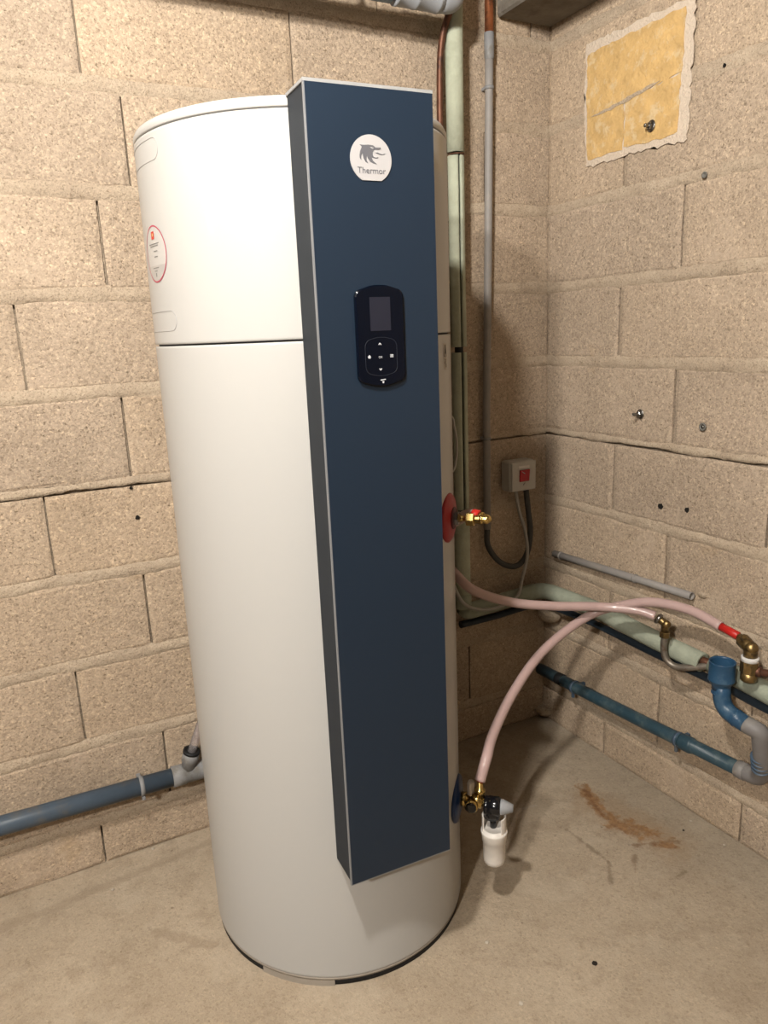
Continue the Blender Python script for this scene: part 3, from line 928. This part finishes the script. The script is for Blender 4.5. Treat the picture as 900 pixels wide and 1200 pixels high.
m.lathe([(0.018, 0.0), (0.0195, -0.012), (0.0185, -0.026), (0.012, -0.028)], cp + cd * 0.076 + kz, up, 28)
obj('relief_cap', m, 'valve_black', sv)
m = M(); m.lathe([(0.0165, 0.094), (0.0165, 0.099), (0.0085, 0.121), (0.0, 0.1215)], cp + kz, cd, 24); obj('relief_knob', m, 'valve_grey', sv)
# siphon cup: open castellated top, ring and tapered body
sc_o = cp + cd * 0.080 + up * -0.018
m = M()
m.lathe([(0.0235, -0.042), (0.0245, -0.041), (0.0245, -0.048), (0.0285, -0.0485), (0.0292, -0.052), (0.0278, -0.056), (0.0268, -0.072), (0.0250, -0.074), (0.0240, -0.118), (0.0225, -0.127), (0.017, -0.132), (0.0, -0.133)], sc_o, up, 40)
cup = obj('siphon_cup', m, 'siphon_white', sv)
for a0, a1 in ((150, 285), (330, 405)):
    mm = M(); vs = []; fs = []
    n = 14
    for i in range(n + 1):
        a = math.radians(a0 + (a1 - a0) * i / n)
        dr = cd * math.cos(a) + ct * math.sin(a)
        for r, z in ((0.0262, -0.048), (0.0262, -0.012), (0.0235, -0.012), (0.0235, -0.048)):
            vs.append(sc_o + dr * r + up * z)
    for i in range(n):
        for j in range(4): fs.append((i * 4 + j, (i + 1) * 4 + j, (i + 1) * 4 + (j + 1) % 4, i * 4 + (j + 1) % 4))
    fs += [(0, 1, 2, 3), tuple(n * 4 + j for j in (3, 2, 1, 0))]
    mm.add(vs, fs, False)
    obj('cup_rim', mm, 'siphon_white', cup)
mm = M()
for a in (200, 245, 290, 335):
    a = math.radians(a); dr = cd * math.cos(a) + ct * math.sin(a)
    mm.box(*(sc_o + dr * 0.0252 + up * -0.083), 0.0035, 0.0035, 0.020, 0.001, 1)
obj('cup_rib', mm, 'siphon_white', cup)
m = M(); m.tube([sc_o + cd * -0.002 + up * -0.010, sc_o + cd * -0.002 + up * -0.05], 0.007, 14); obj('drip_spout', m, 'valve_black', sv)

hb = thing('pink_hose', 'pink hose rising in an arc from the safety valve to the red sleeve at right', 'hose', (-0.45, -0.45, 0.35))
h0 = cp + cd * 0.050 + up * 0.050
pathB = smooth_path([h0, (-0.653, -0.595, 0.365), (-0.598, -0.545, 0.382), (-0.488, -0.47, 0.414), (-0.37, -0.42, 0.462), (-0.256, -0.40, 0.502), (-0.173, -0.42, 0.540), (-0.136, -0.50, 0.580), (-0.113, -0.56, 0.597), (-0.087, -0.64, 0.596), (-0.082, -0.72, 0.582)], 10)
m = M(); m.tube(pathB, hr, 16); obj('hose_body', m, 'pink_hose', hb)
m = M(); t0 = (pathB[1] - pathB[0]).normalized()
m.lathe([(0.007, -0.002), (0.0095, -0.001), (0.0095, 0.004)], pathB[0], t0, 18); obj('red_end', m, 'red_sleeve', hb)
tb = (pathB[-1] - pathB[-2]).normalized()
m = M(); m.lathe([(0.0095, -0.004), (0.0095, 0.044), (0.008, 0.046)], pathB[-1], tb, 20); obj('red_sleeve', m, 'red_sleeve', hb)

# larger old brass valve at the right edge
rb0 = pathB[-1] + tb * 0.046
rb = thing('brass_tee_valve', 'tarnished brass elbow valve with white thread tape at the right edge', 'valve', (-0.09, -0.806, 0.49))
el = Vector((-0.088, -0.803, 0.560))
m = M(); m.lathe([(0.0085, 0.0), (0.010, 0.006), (0.0155, 0.010), (0.0155, 0.026), (0.012, 0.028)], rb0, (el - rb0), hexa=False, seg=8, smooth=False)
obj('compression_nut', m, 'old_brass', rb)
m = M(); m.tube(arc_path([rb0 + (el - rb0) * 0.5, el, el + Vector((0, 0, -0.020))], 0.014), 0.0150, 18)
m.lathe([(0.0150, 0.0), (0.0140, 0.008), (0.009, 0.014), (0.0, 0.0165)], el, (-0.2, -0.5, 0.8), 20)
obj('elbow', m, 'old_brass', rb)
m = M(); m.lathe([(0.0150, -0.0295), (0.0190, -0.0285), (0.0182, -0.024), (0.0192, -0.0195), (0.0150, -0.0185)], el, up, 24); obj('thread_tape', m, 'ptfe_tape', rb)
m = M(); m.lathe([(0.0185, -0.056), (0.0200, -0.055), (0.0200, -0.030), (0.0185, -0.029)], el, up, seg=8, smooth=False)
m.lathe([(0.015, -0.077), (0.0178, -0.074), (0.0178, -0.055)], el, up, 24)
obj('socket_body', m, 'old_brass', rb)
m = M(); m.lathe([(0.0, 0.0), (0.012, 0.001), (0.012, 0.020), (0.009, 0.021)], el + Vector((0.004, -0.004, -0.052)), (0.25, -1, 0.12), 16); obj('side_stub', m, 'dark_copper', rb)
m = M(); m.tube(smooth_path([el + Vector((0.008, -0.022, -0.050)), (-0.075, -0.86, 0.515), (-0.06, -0.95, 0.515), (-0.05, -1.15, 0.51), (-0.05, -1.45, 0.505)], 6), 0.0085, 14)
tag(obj('copper_pipe', m, 'dark_copper'), 'brown copper pipe leaving the taped brass valve at the right edge', 'pipe')

# ------------------------------------------------------------------ pipes on the back wall, right of the heater
GX, GY = -0.347, -0.052
gp = thing('insulated_riser', 'pale green foam-lagged riser pipe beside the heater on the back wall', 'pipe', (GX, GY, 0.43))
gr = 0.0225
def sheath(path, r, inner, slit_dir=None, slit=0.0):
    """foam tube; with a slit it is an open profile"""
    mm = M()
    pts = [Vector(p) for p in path]
    n = len(pts); seg = 28
    vs = []; fs = []
    for i, p in enumerate(pts):
        t = (pts[min(n - 1, i + 1)] - pts[max(0, i - 1)]).normalized()
        u = Vector(slit_dir).normalized() if slit_dir else (Vector((0, 0, 1)).cross(t).normalized() if abs(t.z) < 0.95 else Vector((1, 0, 0)))
        u = (u - t * u.dot(t)).normalized(); w = t.cross(u)
        for rr in (r, inner):
            for k in range(seg + 1):
                a = slit + (2 * math.pi - 2 * slit) * k / seg
                vs.append(p + (u * math.cos(a) + w * math.sin(a)) * rr)
    L = 2 * (seg + 1)
    for i in range(n - 1):
        for k in range(seg):
            fs.append((i * L + k, i * L + k + 1, (i + 1) * L + k + 1, (i + 1) * L + k))
            q = seg + 1
            fs.append((i * L + q + k, (i + 1) * L + q + k, (i + 1) * L + q + k + 1, i * L + q + k + 1))
        if slit:
            for k in (0, seg):
                fs.append((i * L + k, (i + 1) * L + k, (i + 1) * L + seg + 1 + k, i * L + seg + 1 + k))
    for i in (0, n - 1):
        for k in range(seg):
            fs.append((i * L + k, i * L + k + 1, i * L + seg + 2 + k, i * L + seg + 1 + k))
    mm.add(vs, fs, True)
    return mm
view = (-0.45, -0.89, 0)
obj('foam_sleeve', sheath([(GX + 0.003, GY, CEIL - 0.003), (GX, GY, 1.9), (GX, GY, 1.711)], gr, 0.012), 'green_foam', gp)
obj('foam_sleeve', sheath([(GX, GY, 1.702), (GX, GY, 1.6), (GX - 0.001, GY, 1.4), (GX, GY, 1.225)], gr - 0.001, 0.013, (-0.12, -1, 0), 0.16), 'green_foam', gp)
obj('foam_sleeve', sheath([(GX, GY, 1.210), (GX, GY, 1.0), (GX, GY, 0.80), (GX, GY, 0.772)], gr - 0.001, 0.013, (-0.12, -1, 0), 0.18), 'green_foam', gp)
obj('foam_sleeve', sheath([(GX, GY, 0.752), (GX, GY, 0.6), (GX, GY, 0.50)] , gr, 0.013), 'green_foam', gp)
m = M(); m.tube([(GX, GY, CEIL - 0.003), (GX, GY, 0.462)], 0.0115, 16); obj('inner_pipe', m, 'black_rubber', gp)
m = M(); m.tube(smooth_path([(GX - 0.022, GY + 0.002, 1.707), (GX - 0.005, GY - 0.0215, 1.7055), (GX + 0.014, GY - 0.0165, 1.707), (GX + 0.022, GY, 1.709)], 4), 0.0018, 8); obj('tie_wire', m, 'dark_copper', gp)

# lagged pipe along the skirting: round the corner and along the right wall
lg = thing('insulated_pipe', 'pale green foam-lagged pipe running low around the corner and along the right wall', 'pipe', (-0.10, -0.30, 0.43))
lr = 0.0245
low = arc_path([(GX, GY, 0.515), (GX, GY, 0.455), (-0.18, -0.052, 0.462), (-0.052, -0.052, 0.470), (-0.048, -0.30, 0.476), (-0.048, -0.48, 0.462), (-0.048, -0.650, 0.456)], 0.055, 6)
obj('foam_sleeve', sheath(low, lr, 0.012, None), 'shaded_green_foam', lg)
obj('foam_sleeve', sheath([(-0.046, -0.678, 0.462), (-0.046, -0.85, 0.448), (-0.046, -1.2, 0.425), (-0.046, -1.7, 0.40)], lr, 0.012), 'shaded_green_foam', lg)
m = M(); m.tube([(-0.047, -0.60, 0.458), (-0.047, -0.70, 0.460)], 0.0115, 14); obj('inner_pipe', m, 'dark_copper', lg)
m = M(); m.tube(smooth_path([(-0.34, -0.024, 0.405), (-0.20, -0.024, 0.405), (-0.07, -0.026, 0.41), (-0.026, -0.07, 0.41), (-0.022, -0.25, 0.415), (-0.022, -0.47, 0.408), (-0.022, -0.70, 0.405), (-0.022, -0.85, 0.395), (-0.022, -1.7, 0.36)], 8), 0.0105, 14)
tag(obj('service_pipe', m, 'service_dark'), 'thin dark pipe tucked just below the green lagging on the right wall', 'pipe')

m = M(); m.tube(smooth_path([(-0.362, -0.084, CEIL - 0.003), (-0.363, -0.084, 2.10), (-0.370, -0.076, 2.03), (-0.382, -0.050, 1.955), (-0.384, -0.040, 1.80), (-0.384, -0.040, 1.4), (-0.384, -0.040, 0.9), (-0.384, -0.040, 0.002)], 6), 0.0085, 14)
tag(obj('copper_riser', m, 'dark_copper'), 'thin dark copper riser between the navy panel and the green riser', 'pipe')

cdp = thing('electrical_conduit', 'straight grey conduit with an orange copper top on the back wall near the corner', 'conduit', (-0.225, -0.020, 0.6))
m = M(); m.tube([(-0.2155, -0.020, CEIL - 0.003), (-0.2168, -0.020, 2.0)], 0.0112, 18); obj('copper_sleeve', m, 'copper', cdp)
m = M(); m.lathe([(0.0112, 0.0), (0.0128, 0.001), (0.0128, 0.058), (0.0112, 0.062), (0.0108, 0.064)], (-0.2168, -0.020, 2.012), (-0.002, 0, -1), 20); obj('coupling', m, 'grey_pvc', cdp)
m = M(); m.tube([(-0.2172, -0.020, 1.96), (-0.218, -0.020, 1.88), (-0.225, -0.020, 1.464), (-0.235, -0.020, 1.043), (-0.236, -0.020, 0.687)], 0.0108, 18); obj('tube', m, 'conduit_grey', cdp)
for z in (1.882, 0.96):
    x = -0.218 if z > 1.5 else -0.2355
    mm = M(); mm.lathe([(0.0110, -0.004), (0.0130, -0.004), (0.0130, 0.004), (0.0110, 0.004)], (x, -0.020, z), up, 20)
    mm.box(x - 0.004, -0.006, z, 0.014, 0.012, 0.008, 0.001, 1)
    obj('clip', mm, 'grey_pvc', cdp)
m = M(); m.tube(smooth_path([(-0.236, -0.020, 0.690), (-0.237, -0.025, 0.636), (-0.200, -0.032, 0.581), (-0.142, -0.034, 0.556), (-0.099, -0.033, 0.584), (-0.083, -0.032, 0.651), (-0.089, -0.030, 0.72), (-0.098, -0.028, 0.795)], 8), 0.0088, 14)
tag(obj('flexible_conduit', m, 'flex_grey'), 'dark flexible conduit looping from the grey conduit up to the switch', 'conduit')

# switch
sw = thing('wall_switch', 'white surface-mounted isolator switch with a red rocker', 'switch', (-0.128, -0.028, 0.795))
m = M(); m.box(-0.128, -0.0275, 0.840, 0.092, 0.047, 0.092, 0.008, 3); obj('housing', m, 'switch_white', sw)
m = M(); m.box(-0.127, -0.0535, 0.840, 0.088, 0.007, 0.088, 0.003, 2); fpl = obj('front_plate', m, 'switch_white', sw)
m = M(); m.box(-0.127, -0.0585, 0.842, 0.036, 0.006, 0.036, 0.0015, 1, Matrix.Rotation(math.radians(6), 4, 'X')); rk = obj('rocker', m, 'switch_red', sw)
m = M(); m.tube([(-0.140, -0.0622, 0.856), (-0.128, -0.0622, 0.848)], 0.0012, 6)
obj('rocker_mark', m, 'icon_white', rk)
m = M(); m.tube([(-0.124, -0.0572, 0.820), (-0.131, -0.0572, 0.813)], 0.0012, 6); obj('scuff', m, 'print_grey', fpl)
m = M(); m.box(-0.128, -0.0574, 0.868, 0.040, 0.002, 0.008, 0.0007, 1); obj('label_field', m, 'siphon_white', fpl)

m = M(); m.tube(smooth_path([(-0.138, -0.030, 0.797), (-0.128, -0.034, 0.73), (-0.113, -0.045, 0.665), (-0.106, -0.047, 0.59), (-0.135, -0.06, 0.525), (-0.175, -0.085, 0.480), (-0.245, -0.088, 0.462), (-0.315, -0.09, 0.470), (-0.375, -0.095, 0.505), (-0.42, -0.11, 0.58), (-0.47, -0.13, 0.70), (-0.56, -0.20, 0.83), (-0.667, -0.245, 0.87)], 8), 0.0052, 10)
tag(obj('white_cable', m, 'cable_white'), 'long white cable drooping from the switch to behind the heater', 'cable')
m = M(); m.tube(smooth_path([(-0.665, -0.232, 1.125), (-0.60, -0.25, 1.11), (-0.511, -0.25, 1.072), (-0.489, -0.24, 1.039), (-0.479, -0.235, 0.994), (-0.486, -0.24, 0.953), (-0.512, -0.25, 0.922), (-0.60, -0.25, 0.895), (-0.665, -0.232, 0.885)], 8), 0.0028, 8)
tag(obj('thin_cable', m, 'cable_white'), 'short thin white cable bulging out at the side of the heater', 'cable')

# ------------------------------------------------------------------ grey pipe under the ceiling
tp = thing('overhead_pipe', 'grey plastic waste pipe under the ceiling at the top of the back wall', 'pipe', (-1.4, -0.120, 1.97))
pr_ = 0.0265
m = M(); m.tube([(-3.2, -0.120, 2.010), (-0.56, -0.120, 2.0215)], pr_, 28); obj('tube', m, 'sky_pvc', tp)
ax = Vector((2.64, 0, 0.0115)).normalized()
m = M(); m.lathe([(pr_, 0.0), (0.0305, 0.001), (0.0305, 0.006), (0.0298, 0.007), (0.0298, 0.050), (0.031, 0.051), (0.031, 0.056), (0.0298, 0.058), (0.0298, 0.108), (0.0312, 0.110), (0.0312, 0.116), (0.029, 0.117)], (-0.55, -0.120, 2.0214), ax, 36)
obj('socket', m, 'pale_grey_pvc', tp)
m = M(); m.tube(arc_path([(-0.435, -0.120, 2.022), (-0.392, -0.120, 2.022), (-0.392, -0.120, CEIL - 0.003)], 0.035, 8), 0.0285, 28)
m.lathe([(0.030, 0), (0.030, 0.009)], (-0.437, -0.120, 2.0220), ax, 28)
obj('elbow', m, 'pale_grey_pvc', tp)
m = M(); m.lathe([(pr_ + 0.0005, -0.006), (pr_ + 0.003, -0.006), (pr_ + 0.003, 0.006), (pr_ + 0.0005, 0.006)], (-0.66, -0.120, 2.021), ax, 28)
m.box(-0.66, -0.120, 2.192, 0.008, 0.008, 0.285)
obj('hanger', m, 'zinc', tp)

# ------------------------------------------------------------------ drain along the back wall, left
dp = thing('drain_pipe', 'dark grey-blue drain pipe low on the back wall left of the heater', 'pipe', (-1.5, -0.050, 0.18))
m = M(); m.tube([(-3.2, -0.050, 0.244), (-1.614, -0.050, 0.216), (-1.222, -0.050, 0.2075)], 0.0225, 28); obj('tube', m, 'drain_pvc', dp)
axd = Vector((0.392, 0, -0.0085)).normalized()
m = M(); m.lathe([(0.0225, -0.002), (0.0258, -0.001), (0.0258, 0.030), (0.0240, 0.032), (0.0240, 0.075), (0.0235, 0.28)], (-1.226, -0.050, 0.2078), axd, 32)
br = Vector((0.25, -0.15, 1.0)).normalized()
m.lathe([(0.018, 0.0), (0.018, 0.034), (0.0205, 0.036), (0.0205, 0.064), (0.0185, 0.064), (0.0165, 0.045), (0.0, 0.044)], (-1.190, -0.050, 0.2075), br, 28)
tee = obj('tee_branch', m, 'grey_pvc', dp)
m = M(); m.lathe([(0.0183, 0.0645), (0.0205, 0.0655), (0.0205, 0.0605), (0.0212, 0.060), (0.0212, 0.067), (0.0150, 0.067), (0.0150, 0.050)], (-1.190, -0.050, 0.2075), br, 28); obj('rubber_seal', m, 'black_rubber', tee)
m = M()
vs = []; fs = []
for i in range(7):
    a = math.radians(-150 + 100 * i / 6)
    for x in (-1.148, -1.128): vs.append(Vector((x, -0.050 + 0.0245 * math.sin(a), 0.2065 + 0.0245 * math.cos(a + math.pi / 2 + math.pi / 2) * -1)))
for i in range(6): fs.append((2 * i, 2 * i + 1, 2 * i + 3, 2 * i + 2))
m.add(vs, fs, True)
obj('paper_label', m, 'plate_white', tee)
for x in (-1.302,):
    mm = M(); mm.lathe([(0.0225, -0.005), (0.0245, -0.005), (0.0245, 0.005), (0.0225, 0.005)], (x, -0.050, 0.2093), axd, 28)
    mm.box(x, -0.018, 0.2093, 0.010, 0.030, 0.018, 0.001, 1)
    mm.box(x, -0.062, 0.183, 0.008, 0.008, 0.010, 0.001, 1)
    obj('clip', mm, 'grey_pvc', dp)
m = M(); m.tube(smooth_path([(-1.1755, -0.058, 0.262), (-1.168, -0.062, 0.285), (-1.150, -0.060, 0.325), (-1.125, -0.055, 0.37), (-1.09, -0.05, 0.44), (-1.07, -0.05, 0.52)], 6), 0.0105, 16)
tag(obj('condensate_hose', m, 'clear_hose'), 'clear plastic condensate hose dropping into the grey drain branch', 'hose')

# ------------------------------------------------------------------ right wall: blue waste pipe, funnel, grey conduit piece
bp = thing('waste_pipe', 'teal blue waste pipe clipped low along the right wall', 'pipe', (-0.042, -0.45, 0.17))
bx = -0.042; bpr = 0.0178
m = M(); m.tube([(bx, -0.035, 0.188), (bx, -0.22, 0.194), (bx, -0.487, 0.207), (bx, -0.775, 0.225)], bpr, 24); obj('tube', m, 'teal_pvc', bp)
axb = Vector((0, -0.74, 0.037)).normalized()
m = M(); m.lathe([(bpr, 0.0), (bpr + 0.0012, 0.001), (bpr + 0.0012, 0.026), (bpr, 0.027)], (bx, -0.120, 0.1905), axb, 24); obj('rubber_sleeve', m, 'black_rubber', bp)
m = M(); m.lathe([(bpr, -0.001), (bpr + 0.003, 0.0), (bpr + 0.0034, 0.004), (bpr + 0.0034, 0.030), (bpr + 0.0015, 0.036), (bpr, 0.037)], (bx, -0.598, 0.2135), axb, 28); obj('coupling', m, 'teal_pvc', bp)
for y, z in ((-0.198, 0.193), (-0.588, 0.2125)):
    mm = M(); mm.lathe([(bpr + 0.0003, -0.004), (bpr + 0.0025, -0.004), (bpr + 0.0025, 0.004), (bpr + 0.0003, 0.004)], (bx, y, z), axb, 24)
    mm.box(-0.014, y, z, 0.022, 0.010, 0.014, 0.001, 1)
    mm.box(bx - 0.006, y, z - 0.025, 0.008, 0.008, 0.016, 0.001, 1)
    obj('clip', mm, 'blue_grey_pvc', bp)
gpts = arc_path([(bx, -0.765, 0.2245), (bx, -0.822, 0.228), (-0.075, -0.845, 0.30), (-0.100, -0.850, 0.383), (-0.108, -0.835, 0.388), (-0.110, -0.815, 0.391)], 0.03, 6)
m = M(); m.tube(gpts, 0.0195, 24)
m.lathe([(0.0195, 0.0), (0.0212, 0.001), (0.0212, 0.022), (0.0195, 0.023)], (bx, -0.762, 0.2243), axb, 24)
obj('grey_elbow', m, 'elbow_grey', bp)
m = M()
for i in range(4):
    p = Vector((-0.068, -0.838, 0.275)) + Vector((0.006, 0.0, 0.0)) * 0 + Vector((-0.004, -0.001, 0.012)) * i
    m.lathe([(0.0196, -0.001), (0.0210, 0.0), (0.0196, 0.001)], p, (-0.033, -0.01, 0.072), 24)
obj('pipe_ribs', m, 'blue_grey_pvc', bp)

FX, FY = -0.112, -0.753
fn = thing('drain_funnel', 'open blue drain funnel pipe standing in front of the green lagging at right', 'funnel', (FX, FY, 0.39))
m = M(); m.tube(arc_path([(-0.110, -0.822, 0.390), (-0.112, -0.760, 0.402), (FX, FY, 0.470)], 0.034, 8), 0.0195, 26)
m.lathe([(0.0195, 0.0), (0.0206, 0.0005), (0.0206, 0.004), (0.0195, 0.0045)], (-0.1108, -0.800, 0.394), (0, 1, 0.18), 26)
m.lathe([(0.0195, 0.0), (0.0203, 0.0005), (0.0203, 0.003), (0.0195, 0.0035)], (FX, FY, 0.437), up, 26)
obj('elbow', m, 'blue_pvc', fn)
m = M(); m.lathe([(0.0195, 0.448), (0.0200, 0.456), (0.0285, 0.470), (0.0295, 0.471), (0.0292, 0.4745), (0.0285, 0.476), (0.0285, 0.514), (0.0292, 0.516), (0.0270, 0.517), (0.0258, 0.512), (0.0255, 0.474), (0.018, 0.460), (0.0, 0.458)], (FX, FY, 0), up, 40)
obj('cup', m, 'blue_pvc', fn)

gc = thing('conduit_offcut', 'short grey conduit length with an open end on the right wall', 'conduit', (-0.016, -0.32, 0.57))
a_, b_ = Vector((-0.016, -0.066, 0.582)), Vector((-0.016, -0.582, 0.600))
axg = (b_ - a_).normalized()
Lg = (b_ - a_).length
m = M(); m.lathe([(0.0080, -0.001), (0.0108, 0.0), (0.0108, Lg * 0.64), (0.0100, Lg * 0.645), (0.0100, Lg), (0.0082, Lg), (0.0082, Lg - 0.05), (0.0, Lg - 0.05)], a_, axg, 24); obj('tube', m, 'conduit_grey', gc)
for t in (0.03, 0.33):
    mm = M(); mm.lathe([(0.0110, -0.003), (0.0122, -0.003), (0.0122, 0.003), (0.0110, 0.003)], a_ + axg * t, axg, 20)
    mm.box(-0.006, a_.y - t, a_.z + 0.035 * t, 0.012, 0.006, 0.010, 0.001, 1)
    obj('clip', mm, 'conduit_grey', gc)

# ------------------------------------------------------------------ patch, bolts, plugs, chips on the right wall
rp = random.Random(11)
pt = thing('plaster_patch', 'ochre yellow square patch with a pale plaster border high on the right wall', 'patch', (-0.006, -0.32, 1.67))
def sheet(x, pts, th=0.0022, sub=6, jag=0.004):
    """thin irregular skim of plaster on the wall plane, pts = (y, z)"""
    out = []
    n = len(pts)
    for i in range(n):
        a = Vector(pts[i]); b = Vector(pts[(i + 1) % n])
        ln = max(1, int((b - a).length / 0.012))
        for k in range(ln):
            q = a.lerp(b, k / ln)
            out.append((q.x + rp.uniform(-jag, jag), q.y + rp.uniform(-jag, jag)))
    mm = M(); mm.prism(out, lambda y, z, h: Vector((x - h, y, z)), 0.0, th)
    return mm
obj('plaster_border', sheet(-0.0035, [(-0.150, 1.968), (-0.490, 1.958), (-0.485, 1.667), (-0.30, 1.676), (-0.158, 1.672), (-0.148, 1.83)], 0.0022), 'patch_white', pt)
obj('yellow_skim', sheet(-0.0046, [(-0.157, 1.942), (-0.466, 1.946), (-0.462, 1.815), (-0.38, 1.806), (-0.25, 1.797), (-0.158, 1.793)], 0.0026, jag=0.0028), 'patch_yellow', pt)
obj('yellow_skim', sheet(-0.0046, [(-0.158, 1.795), (-0.205, 1.796), (-0.288, 1.799), (-0.2905, 1.75), (-0.2885, 1.692), (-0.164, 1.690)], 0.0024, jag=0.0028), 'patch_yellow', pt)
obj('yellow_skim', sheet(-0.0046, [(-0.2925, 1.800), (-0.40, 1.807), (-0.46, 1.815), (-0.457, 1.690), (-0.36, 1.688), (-0.294, 1.694)], 0.0025, jag=0.0028), 'patch_yellow', pt)

obj('joint_scar', sheet(-0.0060, [(-0.175, 1.793), (-0.215, 1.796), (-0.30, 1.806), (-0.36, 1.812), (-0.40, 1.814), (-0.36, 1.804), (-0.29, 1.796), (-0.22, 1.789)], 0.0022, jag=0.0018), 'mortar', pt)

def bolt(label, p, big=1.0, rod=0.026, tilt=(-1, 0, 0)):
    b = thing('wall_bolt', label, 'bolt', p, 'bolts in the right wall')
    axx = Vector(tilt).normalized(); P = Vector(p)
    mm = M(); mm.lathe([(0.012 * big, 0.0), (0.0125 * big, 0.0012), (0.0120 * big, 0.0024), (0.005, 0.0026)], P, axx, 24); obj('washer', mm, 'zinc', b)
    mm = M(); mm.lathe([(0.0075 * big, 0.0024), (0.0082 * big, 0.0032), (0.0082 * big, 0.0085), (0.007 * big, 0.0095)], P, axx, hexa=True); obj('nut', mm, 'zinc', b)
    mm = M(); prf = []
    h = 0.0095
    while h < rod:
        prf += [(0.0042 * big, h), (0.0036 * big, h + 0.0008)]; h += 0.0016
    prf += [(0.0036 * big, rod), (0.0, rod + 0.0004)]
    mm.lathe(prf, P, axx, 16); obj('threaded_rod', mm, 'zinc', b)
    return b
bolt('zinc bolt with washer sticking out of the yellow patch', (-0.0070, -0.380, 1.722), 1.1, 0.020, (-1, 0.15, 0.05))
bolt('zinc bolt with washer on bare blockwork above the pierced holes', (-0.0045, -0.380, 1.038), 1.0, 0.024, (-1, 0.1, 0.0))
an = thing('wall_anchor', 'flush round metal wall anchor right of the lower bolt', 'anchor', (-0.0042, -0.574, 1.022))
m = M(); m.lathe([(0.0098, 0.0), (0.0095, 0.002), (0.0065, 0.0024), (0.0060, 0.0008), (0.0, 0.0006)], (-0.0045, -0.574, 1.022), (-1, 0, 0), 22); obj('sleeve', m, 'plug_grey', an)
m = M(); m.lathe([(0.0038, 0.0), (0.0036, 0.0022), (0.0, 0.0024)], (-0.0045, -0.574, 1.022), (-1, 0, 0), 14); obj('pin', m, 'zinc', an)
m = M(); m.lathe([(0.0070, 0.0), (0.0072, 0.0022), (0.0045, 0.0026), (0.0040, 0.0), (0.0, -0.0002)], (-0.0062, -0.540, 1.584), (-1, 0, 0), 18)
tag(obj('wall_plug', m, 'plug_grey'), 'small grey wall plug in a mortar joint below the yellow patch', 'wall plug')

# small debris on the floor
rc_ = random.Random(4)
def chip(p, r, material, label, cat='debris'):
    mm = M(); b = bmesh.new()
    bmesh.ops.create_icosphere(b, subdivisions=1, radius=r)
    for v in b.verts:
        v.co = Vector((v.co.x * rc_.uniform(0.7, 1.2), v.co.y * rc_.uniform(0.7, 1.2), v.co.z * 0.45 * rc_.uniform(0.8, 1.1)))
    zmin = min(v.co.z for v in b.verts)
    bmesh.ops.translate(b, vec=(p[0], p[1], -zmin), verts=b.verts)
    mm.bm(b)
    return tag(obj('mortar_crumb' if material == 'chip_pale' else 'dark_crumb', mm, material), label, cat, 'crumbs on the floor')
chip((-1.405, -0.115), 0.0045, 'chip_pale', 'pale mortar crumb on the floor at far left, away from the wall')
chip((-1.292, -0.016), 0.005, 'chip_pale', 'pale mortar crumb at the foot of the back wall')
chip((-0.727, -0.694), 0.005, 'chip_pale', 'pale mortar crumb on the floor just right of the heater base')
chip((-0.756, -0.848), 0.0055, 'chip_pale', 'pale mortar crumb nearest the bottom edge of the picture')
chip((-0.569, -0.849), 0.006, 'chip_dark', 'round black crumb on the floor in the foreground')
chip((-0.040, -0.640), 0.004, 'chip_pale', 'pale mortar crumb by the right wall beyond the rust stain')
chip((-0.045, -0.745), 0.004, 'chip_pale', 'pale mortar crumb by the right wall nearest the right edge')
chip((-0.085, -0.655), 0.0035, 'chip_dark', 'small dark crumb near the right wall beside the rust stain')
